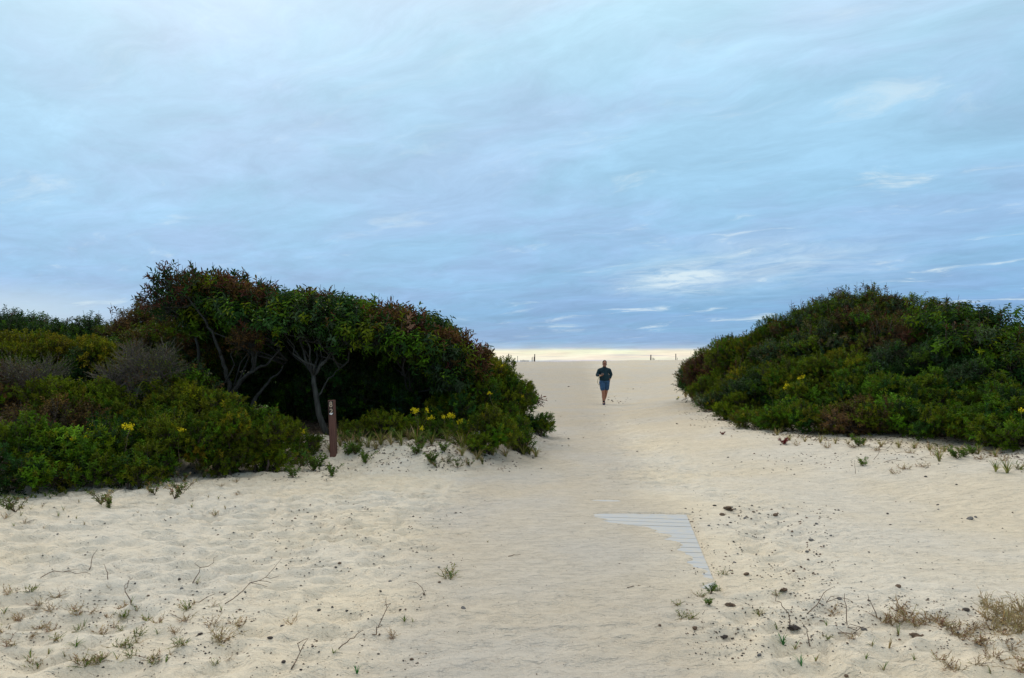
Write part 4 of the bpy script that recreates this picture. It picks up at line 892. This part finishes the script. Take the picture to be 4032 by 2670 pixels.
for q_ in "2397,1565,9 2420,1563,6 2395,1575,11 2410,1578,11 2432,1580,7 2444,1582,9 2438,1588,9 2453,1589,7 2412,1582,8 2424,1571,5 2466,1573,6 2483,1573,5 2472,1568,6 2493,1533,8 2469,1531,4 2475,1532,4 2426,1557,4 2340,1527,4 2352,1527,4 2522,1527,3".split():
    a, b, c_ = map(float, q_.split(',')); put(a, b, c_, 'small dark lump in the litter beside the walking man', G3, None, .6)
put(2239, 1523, 15, 'dark lump alone on the sand left of the walking man', G3, 0, .5)
for q_, lb in (((2231 + 8, 1729, 12), 'dark double lump on the path below the left shrubs'), ((2297, 1724, 8), 'small dark lump in the middle of the path'), ((2212, 1757, 10), 'dark stone by a twig at the foot of the left shrubs'), ((2142, 1741, 15), 'brown lump by the grass at the left shrubs\' foot'), ((2510, 1778, 9), 'lone dark lump on the right half of the path'), ((2666, 1670, 12), 'grey flat patch of litter on the slope below the right dune')):
    put(*q_, lb, 'dark lumps on the path before the walking man', None, .6)

m_deb = leaf_mat('debris', .8, .0, .2)
db = MB()
def scatter(n, px0, px1, py0, py1, s0, s1, cols, wfun=None):
    pxs = R.uniform(px0, px1, n); pys = py0 + (py1 - py0) * R.uniform(0, 1, n)
    for px, py in zip(pxs, pys):
        if wfun and R.uniform() > wfun(px, py): continue
        if R.uniform() > .12 + 1.6 * sstep(-.10, .28, float(fbm(np.array([px / 110.]), np.array([py / 45.]), 3, 140)[0])): continue
        g = G(px, py); x, d1, z = g
        s_ = R.uniform(s0, s1) * 1.25 / FPX * d1
        a = R.uniform(0, 6.28); el = R.uniform(.18, .75); h_ = s_ * R.uniform(.12, .4)
        u = np.array([math.cos(a), math.sin(a), 0]) * s_ * .5; w_ = np.array([-math.sin(a), math.cos(a), 0]) * s_ * .5 * el
        c0 = np.array([x, d1, z - .001]); up = np.array([0, 0, h_])
        db.add([c0 + u, c0 + w_, c0 - u, c0 - w_, c0 + up], None, [[0, 1, 4], [1, 2, 4], [2, 3, 4], [3, 0, 4]], cols[R.integers(len(cols))])
DC = [(.05, .04, .035), (.09, .065, .045), (.035, .03, .03), (.12, .10, .08), (.15, .09, .06)]
fb = lambda px, py: .10 if (1850 < px < 2600 and py > 2000) else (.25 if py < 2150 and px > 2300 else 1.0)
scatter(1900, 0, 4032, 1950, 2670, 4, 11, DC, fb)
scatter(800, 900, 1850, 2000, 2670, 4, 12, DC)
scatter(1100, 2700, 3300, 1990, 2600, 4, 13, DC)
scatter(900, 2900, 4032, 2350, 2560, 4, 14, DC)
scatter(800, 0, 1000, 2300, 2670, 4, 13, DC)
scatter(110, 2500, 3400, 1640, 1980, 3, 6, DC)
scatter(120, 1950, 2700, 1560, 1950, 3, 6, DC)
scatter(200, 2800, 4032, 1780, 1880, 4, 11, DC)
scatter(700, 1000, 2150, 1765, 1860, 4, 12, DC)
scatter(300, 600, 1300, 1840, 1900, 4, 12, DC)
scatter(150, 3000, 4032, 1790, 1850, 4, 10, DC)
tag(link('plant_debris', db.mesh('plant_debris', [m_deb])), 'tiny dark bits of bark, seed and leaf strewn over the sand', 'debris', kind='stuff')
# brown leaf litter along the foot of the shrubs
lt = MB()
def litter(n, L, lo, hi, cols, x0, x1, y0, y1):
    x = R.uniform(x0, x1, n); y = R.uniform(y0, y1, n); s_ = sdist(x, y, L) + .5 * fbm(x * 2, y * 2, 3, 81)
    m_ = (s_ > lo) & (s_ < hi); x, y = x[m_], y[m_]; z = Hg(x, y) + .006; k = len(x)
    D = rdir(k); D[:, 2] = np.abs(D[:, 2]) * .25; N = nrm(np.array([0, 0, 1.]) + R.normal(0, .45, (k, 3)))
    leaves(lt, np.stack([x, y, z], -1), D, N, R.uniform(.025, .07, k), R.uniform(.012, .026, k), pal(cols, [1] * len(cols), k, .3), simple_=True)
LC = [(.10, .06, .035), (.16, .10, .055), (.06, .04, .028), (.20, .15, .09)]
litter(26000, LL, .55, 5.0, LC, -9, 1.4, 8.5, 17); litter(14000, RL, -.1, 3, LC, 4.5, 11, 9.5, 22); litter(1500, RL, -.8, .0, LC, 4.0, 11, 9, 22)
tag(link('leaf_litter', lt.mesh('leaf_litter', [m_deb])), 'dry brown leaf litter under the edges of the shrubs', 'leaf litter', kind='stuff')

# ------------------------------------------------------------------ grasses, sprigs, flowers
TAN = (.38, .29, .17); TAN2 = (.29, .21, .12); RDB = (.23, .12, .08); GG = (.10, .15, .03); GY_ = (.20, .22, .05); GRN = (.05, .12, .02)
def tuft_mesh(seed, n, h, spread, cols, wts, kind='blade', width=.0045):
    global R
    Rk = R; R = np.random.default_rng(seed); mb = MB()
    if kind == 'blade':
        for _ in range(n):
            a = R.uniform(0, 6.28); b0 = np.array([math.cos(a), math.sin(a), 0]) * R.uniform(0, .08) * spread; hh = h * R.uniform(.45, 1.1)
            o_ = np.array([math.cos(a + R.normal(0, .5)), math.sin(a + R.normal(0, .5)), 0]) * spread * R.uniform(.2, 1.0)
            tt_ = np.linspace(0, 1, 6)[:, None]; pth = b0 + o_ * tt_ ** 1.6 + np.array([0, 0, 1]) * hh * (tt_ - .28 * tt_ ** 3 * R.uniform(0, 1.6))
            sd_ = np.cross(o_, (0, 0, 1.)); sd_ = sd_ / (np.linalg.norm(sd_) + 1e-9) * width * R.uniform(.6, 1.2)
            wd = np.array([.8, 1, .95, .8, .5, .05])[:, None]
            v = np.concatenate([pth - sd_ * wd, pth + sd_ * wd]); mb.add(v, [[i, i + 1, i + 7, i + 6] for i in range(5)], None, pal(cols, wts, 1, .2))
    elif kind == 'runner':        # branching dry stems with short stiff leaves
        for _ in range(n):
            a = R.uniform(0, 6.28); p = np.array([R.normal(0, spread * .12), R.normal(0, spread * .12), 0]); d = nrm(np.array([math.cos(a) * 1.0, math.sin(a) * .8, R.uniform(.25, 1.6)]))
            c_ = pal(cols, wts, 1, .2); L = h * R.uniform(.5, 1.2); k = R.integers(3, 6); pts = [p]
            for i in range(k):
                d = nrm(d + R.normal(0, .2, 3) + np.array([0, 0, .03])); q_ = pts[-1] + d * L / k; q_[2] = max(q_[2], .004); pts.append(q_)
                for _2 in range(R.integers(1, 3)):
                    ld = nrm(d + R.normal(0, .7, 3)); ll = h * R.uniform(.15, .4); sd_ = nrm(np.cross(ld, R.normal(0, 1, 3))) * width * .8
                    e = q_ + ld * ll; e[2] = max(e[2], .003); mb.add([q_ - sd_, q_ + sd_, e], None, [[0, 1, 2]], c_)
            mb.tube(pts, np.linspace(width * .55, width * .3, len(pts)), 4, c_)
    elif kind == 'sprig':
        for _ in range(n):
            a = R.uniform(0, 6.28); e = np.array([math.cos(a) * spread, math.sin(a) * spread, h]) * R.uniform(.5, 1.1)
            pth = wobble(np.zeros(3), e, 6, .2, .1); mb.tube(pth, np.linspace(.004, .002, 6), 4, (.12, .08, .05))
            k = 6; B = pth[1 + np.arange(k) % 5]; shoots(mb, None, B, nrm(np.tile(e, (k, 1)) + R.normal(0, .25, (k, 3)) * np.linalg.norm(e)), np.full(k, h * .3), 6, width * 9, width * 4, pal(cols, wts, k, .2), 48)
    me_ = mb.mesh('tuft', [M_GRASS]); R = Rk; return me_
TM = {
 'dry': [tuft_mesh(100 + i, 11, .13, .14, [TAN, TAN2, RDB], [3, 3, 1.4], 'runner') for i in range(5)],
 'drybig': [tuft_mesh(110 + i, 20, .19, .17, [TAN, TAN2, RDB], [4, 2, .8], 'runner') for i in range(4)],
 'thin': [tuft_mesh(120 + i, 7, .11, .07, [TAN2, GG, RDB], [2, 2, 1], 'blade', .0030) for i in range(4)],
 'green': [tuft_mesh(130 + i, 12, .12, .10, [GY_, GG, GRN], [3, 3, 1], 'blade', .004) for i in range(4)],
 'gr_run': [tuft_mesh(140 + i, 12, .12, .14, [GY_, TAN2, GG], [3, 2, 2], 'runner', .005) for i in range(3)],
 'bright': [tuft_mesh(150, 10, .13, .09, [(.04, .16, .05)], [1], 'blade', .005)],
 'tall': [tuft_mesh(160 + i, 45, .42, .26, [GG, GRN, TAN2, GY_], [4, 3, 1.5, 2], 'blade', .0045) for i in range(3)],
 'dune': [tuft_mesh(170 + i, 38, .24, .16, [GY_, TAN, GG], [4, 2, 3], 'blade', .004) for i in range(2)],
 'sprig': [tuft_mesh(180 + i, 5, .13, .14, [GG, (.10, .12, .04), TAN2, RDB], [3, 3, 2, 1], 'sprig', .0030) for i in range(3)],
 'leafy': [tuft_mesh(190 + i, 9, .17, .13, [GRN, GG, (.10, .16, .02)], [1, 3, 3], 'sprig', .0046) for i in range(3)],
 'bankg': [tuft_mesh(220 + i, 34, .20, .20, [GY_, GG, TAN2, (.16, .16, .05)], [3, 3, 2, 3], 'blade', .0032) for i in range(3)],
 'redp': [tuft_mesh(210, 9, .14, .13, [(.16, .02, .025)], [1], 'sprig', .005)],
 'strawg': [tuft_mesh(200 + i, 40, .22, .22, [TAN, TAN2, GY_], [3, 2, 2], 'blade', .0032) for i in range(3)],
}
tproto = {}
def tuft(kind, px, py, label, group, sc=1.0, name='grass_tuft', cat='grass tuft', at=None):
    g = G(px, py) if at is None else at
    sc = sc * {'dry': .72, 'drybig': .85, 'gr_run': .78, 'thin': .8, 'green': .85}.get(kind, 1); ms = TM[kind]; k = (kind, name)
    if k in tproto: o = tproto[k].copy(); COL.objects.link(o)
    else: o = link(name, ms[0]); tproto[k] = o
    o.data = ms[R.integers(len(ms))]; s_ = sc * R.uniform(.85, 1.15)
    o.location = (g[0], g[1], g[2] - .004); o.scale = (s_, s_, s_ * (.72 if kind in ('thin', 'dry', 'gr_run', 'green') else 1)); o.rotation_euler = (R.normal(0, .05), R.normal(0, .05), R.uniform(0, 6.28))
    return tag(o, label, cat, group)
def many(kind, pts, label, group, sc=1.0, **k):
    for q_ in pts.split(): a, b = map(float, q_.split(',')); tuft(kind, a, b, label, group, sc, **k)
GA = 'dry grass tufts in the lower left sand'; GBB = 'dry grass tufts in the lower right sand'; GC = 'thin grass tufts below the left shrubs'
many('dry', "161,2383 300,2416 361,2416 161,2477 72,2444 39,2544 11,2494 621,2455 694,2494 194,2405 472,2399 727,2444 25,2340 600,2600 1150,2460 227,2355", 'small dry reddish tan grass tuft in the lower left sand', GA, .9)
many('thin', "427,2333 17,2427 25,2322 516,2380 120,2590 460,2600 620,2500 777,2310 540,2420 330,2470 705,2400", 'thin upright dry tuft with few blades in the lower left sand', GA, .9)
many('gr_run', "119,2347 225,2527 583,2444 469,2549 544,2510 388,2621 610,2616 333,2627 488,2438", 'greenish tan spreading grass tuft in the lower left sand', GA, .85)
for i_ in range(34):
    tuft(['dry', 'thin', 'gr_run', 'dry'][i_ % 4], R.uniform(0, 950), 2340 + 320 * R.uniform() ** .8, ['small dry reddish tan grass tuft in the lower left sand', 'thin upright dry tuft with few blades in the lower left sand', 'greenish tan spreading grass tuft in the lower left sand', 'small dry reddish tan grass tuft in the lower left sand'][i_ % 4], GA, R.uniform(.5, .9))
tuft('green', 300, 2544, 'bright green tuft, greenest grass in the lower left sand', GA, .9); tuft('green', 488, 2442, 'yellow green tuft amid dry twigs left of centre', GA, .7)
tuft('drybig', 866, 2530, 'largest sprawling dry tuft in the lower left sand', GA, .9); tuft('gr_run', 705, 2544, 'olive tuft with spreading stems left of the large sprawling dry tuft', GA, .8)
many('thin', "55,2077 172,2083 333,2066 83,2033 250,2016 166,2000 300,2044 311,1978 699,2027 849,2033 888,2005 755,2000 821,1961 938,1944 543,2020 230,2040 120,2010 420,1960 860,1970", 'thin sparse tuft on the sand below the left shrubs', GC, 1.0)
many('dry', "938,1950 849,2033 100,2060 20,2050 870,1925 930,1900", 'small brown dry tuft on the sand below the left shrubs', GC, .9)
many('sprig', "610,1950 688,1972 400,1990 33,2010 720,1945 430,2000 60,2020", 'dark leafy runner sprig on the sand below the left shrubs', 'leafy sprigs on the sand below the left shrubs', 1.1, name='leafy_sprig', cat='sprig')
tuft('gr_run', 1771, 2283, 'yellow green branching plant alone at the left edge of the path', None, 1.25, name='beach_plant', cat='plant')
tuft('gr_run', 1765, 2262, 'pale upright sprig rising from the back of the branching plant at the path edge', None, 1.0, name='beach_plant', cat='plant')
tuft('green', 1594, 2446, 'small yellow green tuft near the path in the lower centre left', GA, .75); tuft('thin', 1625, 2452, 'thin blades right beside the small yellow green tuft', GA, .6)
tuft('green', 1311, 2577, 'green tuft with a dark stone at its foot, lower centre left', GA, .6); tuft('dry', 1549, 2515, 'reddish branching dry tuft in the lower centre left', GA, .8)
tuft('leafy', 1233, 1858, 'bright leafy green sprig on the sand in front of the number post', None, 1.35, name='leafy_sprig', cat='sprig')
tuft('leafy', 1153, 1882, 'small bluish green sprig left of the bright sprig before the number post', None, .9, name='leafy_sprig', cat='sprig')
tuft('leafy', 1311, 1878, 'low green sprig right of the bright sprig before the number post', None, .9, name='leafy_sprig', cat='sprig')
tuft('sprig', 1180, 1845, 'bare brown sprig by the row of dark lumps before the number post', None, 1.5, name='leafy_sprig', cat='sprig')
tuft('thin', 1921, 2138, 'tiny tuft at the left edge of the path above the branching plant', None, .6); tuft('bright', 1405, 2652, 'tiny green tuft at the bottom edge left of the path', None, .5)
GD = 'green sprigs by the lower right edge of the path'
many('leafy', "2799,2338 2788,2383", 'low bright green sprig by the lower right edge of the path', GD, .30, name='leafy_sprig', cat='sprig')
many('gr_run', "2688,2430 2720,2440 2671,2383 2849,2263 2760,2350 2830,2330 2988,2416", 'small green brown tuft by the lower right edge of the path', GD, .65)
many('drybig', "3895,2440 3925,2420 3950,2460 3975,2430 4000,2470 4030,2440 3910,2480 4010,2500 3960,2500 4045,2480 3885,2400 4020,2410", 'dense tan dry grass tuft in the thick patch at the right edge', 'dense dry grass patch at the right edge', .72)
many('dry', "3480,2450 3510,2460 3545,2455 3580,2450 3610,2465 3640,2460 3670,2450 3700,2470 3730,2465 3760,2480 3549,2410 3570,2430 3690,2440", 'tan dry tuft in the sparse band left of the thick grass patch', GBB, 1.15)
many('dry', "3760,2500 3790,2515 3820,2500 3843,2530 3870,2540 3840,2480 3977,2560 3932,2600 3900,2590", 'tan dry tuft just below the thick grass patch at the right', GBB, 1.05)
many('dry', "3738,2625 3760,2640 3855,2620 4010,2645 4030,2600 3705,2600 3277,2421 3355,2521", 'reddish dry tuft near the bottom right corner', GBB, .95)
many('thin', "3433,2549 3538,2516 3255,2466 3211,2610 3130,2560 3410,2600 3500,2560 3600,2600 3900,2660 3060,2480 2990,2430 3480,2640", 'thin upright dry tuft with few blades in the lower right sand', GBB, 1.0)
tuft('gr_run', 3255, 2521, 'small green tuft with brown base in the lower right sand', GBB, .6); tuft('bright', 3155, 2625, 'brightest green tuft near the bottom edge at the right', GBB, .6); tuft('bright', 3083, 2540, 'dark green tuft left of the brightest green tuft', GBB, .75); tuft('gr_run', 3060, 2345, 'small yellow green sprig beside a crumbly brown clod', GBB, .6)
tuft('dune', 3699, 1818, 'yellow green grass clump on the sand under the right dune', None, 1.1); tuft('dune', 3966, 1866, 'spreading olive grass clump near the right edge below the dune', None, 1.0); tuft('dune', 3920, 1860, 'pale thin grass clump left of the spreading olive clump', None, .9)
tuft('gr_run', 4010, 1850, 'low creeping green plant at the right edge below the dune', None, 1.6, name='beach_plant', cat='plant')
tuft('dry', 3522, 1870, 'orange dry tuft on the bluish sand right of the smooth slope', None, 1.1); tuft('leafy', 3397, 1836, 'tiny dark plant alone on the bluish sand right of the smooth slope', None, .55, name='beach_plant', cat='plant')
many('leafy', "3770,1808 3800,1800 3830,1790", 'bright green creeper at the foot of the right dune shrubs', 'bright green creepers at the foot of the right dune', .7, name='creeper', cat='creeper')
tuft('leafy', 3380, 1758, 'green sprig among brown leaves at the foot of the right dune', None, .8, name='leafy_sprig', cat='sprig')
tuft('leafy', 2860, 1655, 'leafy plant with dark stems on the slope under the right dune tip', None, 1.4, name='beach_plant', cat='plant'); tuft('leafy', 2895, 1662, 'small plant right of the leafy plant under the right dune tip', None, .8, name='beach_plant', cat='plant')
tuft('dune', 2855, 1640, 'pale grass behind the leafy plant on the right slope', None, 1.2)
tuft('strawg', 2920, 1610, 'straw coloured grass under the olive shrubs of the right dune', 'straw coloured grass at the shrub feet', 1.7); tuft('strawg', 2700, 1565, 'straw coloured grass at the foot of the right dune tip', 'straw coloured grass at the shrub feet', 2.0)
many('strawg', "2960,1650 3010,1690 3060,1715 3110,1735 3170,1740 3230,1745 3290,1748 3340,1752 3400,1755 3470,1760 3540,1765 3600,1768 3660,1775 3720,1780 3780,1785 3850,1790 3920,1800 2890,1620 2940,1640", 'brown straw and dead stems at the foot of the right dune shrubs', 'dead straw along the right dune shrubs', .8)
many('dry', "3140,1755 3260,1765 3360,1765 3450,1775 3580,1785 3680,1795 3760,1800 3860,1810 3950,1815 3640,1840 3560,1850", 'brown dead sprig on the sand below the right dune shrubs', 'dead sprigs below the right dune shrubs', 1.5, name='leafy_sprig', cat='sprig')
tuft('redp', 3085, 1752, 'dark red leaved plant at the foot of the right dune', None, .6, name='beach_plant', cat='plant'); tuft('redp', 2845, 1712, 'tiny dark red plant alone on the slope below the right dune', None, .4, name='beach_plant', cat='plant')
# bigger grasses along the left bank
GE = 'green grasses mixed into the left low shrubs'
many('tall', "100,1900 330,1890 470,1870 270,1920 180,1920 600,1850 20,1930", 'long green grass blades growing through the left low shrubs', GE, 1.0)
tuft('tall', 655, 1850, 'tallest grass clump with tan base in front of the left low shrubs', GE, 1.25); tuft('strawg', 620, 1855, 'tan grass at the foot of the tallest grass clump', GE, 1.3)
many('green', "20,1965 60,1968 100,1965 140,1962 180,1958 220,1955 260,1948 300,1940 340,1935 40,1975 120,1970 200,1965 400,1925", 'short green grass tuft at the sand edge in the far left', 'short green grass along the far left sand edge', 1.1)
many('bankg', "1800,1720 1850,1735 1760,1740 1700,1750 1640,1745 1580,1760 1500,1765 1450,1770 1380,1775 1900,1760 2000,1775 2060,1790 1340,1760 1250,1780 1820,1765", 'pale straw and olive grass on the bank under the trees', 'straw grass on the bank under the trees', 1.6)
many('strawg', '1820,1800 1880,1810 1940,1795 1990,1800 2040,1770 1300,1785 1420,1760 1540,1755 1610,1735 1730,1725 1960,1770 1870,1745 1790,1700 2085,1790 2110,1800 1350,1735 1480,1775 1660,1765', 'low straw coloured grass on the sandy bank edge', 'straw grass on the bank under the trees', 1.3)
many('leafy', "1400,1750 1480,1735 1560,1740 1620,1720 1440,1720 1360,1745 1540,1715 1240,1770 1225,1800 1400,1790 1660,1755", 'leafy green weed on the bank right of the number post', 'leafy weeds on the bank by the number post', 1.0, name='weed', cat='weed')
many('leafy', "1640,1790 1750,1785 1700,1830 1440,1830 1370,1800", 'leafy sprig on the bare sand bank under the trees', 'sprigs on the bare sand bank', .9, name='leafy_sprig', cat='sprig')
many('sprig', "1760,1830 1800,1845 1850,1840 1690,1815 1900,1830 1720,1845", 'brown stemmed sprig on the bare sand bank under the trees', 'brown sprigs on the bare sand bank', .9, name='leafy_sprig', cat='sprig')
many('sprig', "720,1900 800,1890 860,1880 920,1870 640,1900", 'brown leafy weed under the low shrubs left of the number post', 'brown weeds under the left low shrubs', 1.1, name='weed', cat='weed')
tuft('thin', 2240, 1760, 'dry tuft by the brown lump at the foot of the left slope', None, 1.4)
# twigs
def twig(px, py, L, az_, el_, label, curve=.2, fork=0):
    g = G(px, py); mb = MB(); e = np.array([math.cos(az_) * math.cos(el_), math.sin(az_) * math.cos(el_), math.sin(el_)]) * L
    p = wobble(np.array([0, 0, .003]), e + np.array([0, 0, .004]), 8, curve, .08); p[:, 2] = np.maximum(p[:, 2], .003)
    mb.tube(p, np.linspace(.0035, .0015, 8), 5)
    for k in range(fork):
        j = 3 + k % 4; q_ = p[j] + nrm(e) * L * .22 + R.normal(0, .06, 3) * L * 2; q_[2] = max(q_[2], .004); mb.tube([p[j], (p[j] + q_) / 2 + R.normal(0, .01, 3), q_], [.0022, .002, .0012], 4)
    return tag(link('twig', mb.mesh('twig', [M_TW2], True), None, g), label, 'twig', 'dry twigs on the sand')
M_TW2 = bark_mat('dry_twig', (.10, .065, .045), (.24, .17, .12), 40)
for a in [(160, 2277, .36, .05, .05, 'long flat twig lying across the left sand', .15, 1), (350, 2250, .16, 1.2, 1.1, 'short twig standing upright on the left sand', .1), (425, 2288, .15, 2.3, .6, 'leaning twig right of the upright one on the left sand', .1),
          (758, 2300, .24, .7, .75, 'thin bent twig on the sand left of centre', .2, 1), (885, 2382, .38, .7, .30, 'longest forked twig pointing up right, lower left of centre', .15, 3), (516, 2385, .17, 1.9, 1.2, 'bent standing twig among dry tufts in the lower left', .4, 1),
          (755, 2382, .15, .5, .3, 'short twig under the longest forked twig', .15, 1), (1466, 2500, .18, .5, 1.1, 'kinked twig standing in the lower centre left', .5, 2), (1333, 2560, .16, .5, .5, 'dark stick at the bottom left of centre', .1), (1148, 2640, .16, 1.0, .8, 'forked twig at the bottom left', .2, 2),
          (1668, 2350, .15, 2.6, .5, 'arched thin twig near the left path edge', .5), (3110, 2470, .22, 2.2, 1.1, 'tall curved stem rising from the dark clod pile', .25), (3452, 2440, .14, 2.0, 1.1, 'short dark stick leaning left of the dry grass band', .1), (3336, 2470, .18, 1.6, 1.4, 'thin vertical twig in the lower right sand', .1),
          (3190, 2550, .13, 2.0, 1.1, 'short straight twig left of the green brown tuft', .1), (3180, 2420, .24, -.2, .25, 'reddish low branching twig right of the tall curved stem', .3, 3), (3300, 2500, .20, .05, .15, 'arched reddish runner twig in the lower right sand', .4, 2),
          (3440, 1812, .55, .1, .25, 'arching bare vine root on the bluish sand under the right dune', .35, 3), (3480, 1823, .9, .0, .02, 'long straight root lying on the sand under the right dune', .1, 2), (2470, 2318, .10, .2, .1, 'small tan twig lying on the middle of the path', .3, 2),
          (2002, 2192, .10, .1, .1, 'small dark twig on the left edge of the path', .3), (3368, 1868, .16, 1.5, 1.4, 'thin grey upright twig on the smooth sand slope', .05)]:
    twig(*a)
# goldenrod
M_GOLD = leaf_mat('yellow_bloom', .7, .2, .2)
def goldenrod(label, px, py, d, h, n, seed):
    base = P(px, py, d); g = np.array([base[0], d, H(base[0], d)])
    rt = empty('goldenrod', g, label=label, cat='flowering plant', group='yellow goldenrod plants among the shrubs')
    ms, ml, heads = MB(), MB(), []; topz = base[2] - g[2]
    for k in range(n):
        e = np.array([R.normal(0, .05 + .04 * n / 3), R.normal(0, .06), topz * R.uniform(.9, 1.02)]); p = wobble(np.zeros(3), e, 7, .1); ms.tube(p, np.linspace(.004, .0025, 7), 4)
        B = p[1:6]; shoots(ml, None, np.repeat(B, 2, 0), nrm(np.tile([0, 0, 1.], (10, 1)) + R.normal(0, .2, (10, 3))), np.full(10, .05), 4, .06, .014, pal([GREEN, OLIVE, BRIGHT], [2, 2, 1], 10, .2), 60)
        mf = MB(); heads.append(mf); m_ = 46; c = p[-1] + R.normal(0, 1, (m_, 3)) * np.array([.019, .019, .017]) + np.array([0, 0, .02])
        leaves(mf, c, rdir(m_), rdir(m_), R.uniform(.013, .024, m_), R.uniform(.012, .020, m_), pal([(.80, .66, .01), (.70, .60, .015), (.5, .46, .03)], [4, 2, 1], m_, .12), simple_=True)
    for mf in heads: link('flower_head', mf.mesh('flower_head', [M_GOLD]), rt)
    link('leaves', ml.mesh('leaves', [M_WAXY]), rt); link('stem', ms.mesh('stem', [M_TW2], True), rt)
for a in [('goldenrod with the brightest tall head right of the dark hollow', 1655, 1618, 12.6, .5, 4), ('goldenrod with two small heads left of the rounded bank bayberry', 1700, 1650, 12.7, .4, 2), ('goldenrod with clustered heads in the yellow flower group on the bank', 1760, 1640, 12.6, .4, 4), ('goldenrod at the right end of the yellow flower group', 1800, 1660, 12.5, .4, 3),
          ('low goldenrod head below the yellow flower group', 1652, 1690, 12.4, .3, 1), ('single goldenrod left of the number post base', 1160, 1700, 11.6, .4, 1), ('goldenrod with two heads above the low shrubs left of the tallest bush', 672, 1665, 10.3, .4, 2), ('goldenrod just right of the two headed one in the left shrubs', 698, 1680, 10.2, .4, 2),
          ('goldenrod with a row of heads in the middle of the left shrubs', 485, 1683, 9.9, .4, 3), ('small goldenrod left of the row of heads in the left shrubs', 348, 1680, 10.0, .3, 1), ('goldenrod low in the left shrubs', 310, 1722, 9.6, .3, 2), ('leftmost goldenrod in the left shrubs', 205, 1722, 9.4, .3, 2),
          ('yellow bloom at the very top of the left slope shrubs', 1950, 1450, 15.4, .3, 3), ('yellow bloom on the left slope nearest the path', 2035, 1555, 15.2, .3, 2), ('small yellow bloom at the middle of the left slope', 1950, 1538, 13.7, .3, 1),
          ('yellow blooms in the low straggling bush of the right dune tip', 2780, 1590, 20, .2, 2), ('yellow bloom by itself at the sand of the right dune tip', 2665, 1567, 27, .1, 1), ('taller yellow bloom in the middle of the right dune', 3145, 1478, 15.9, .3, 2), ('yellow blooms left of the taller bloom on the right dune', 3050, 1482, 16.6, .3, 2), ('yellow bloom right of centre low on the right dune', 3105, 1520, 15.9, .3, 2), ('lowest yellow bloom on the right dune', 3088, 1568, 15.2, .3, 1), ('yellow bloom at the right edge of the right dune', 4018, 1612, 11.1, .3, 1)]:
    goldenrod(*a, 0)
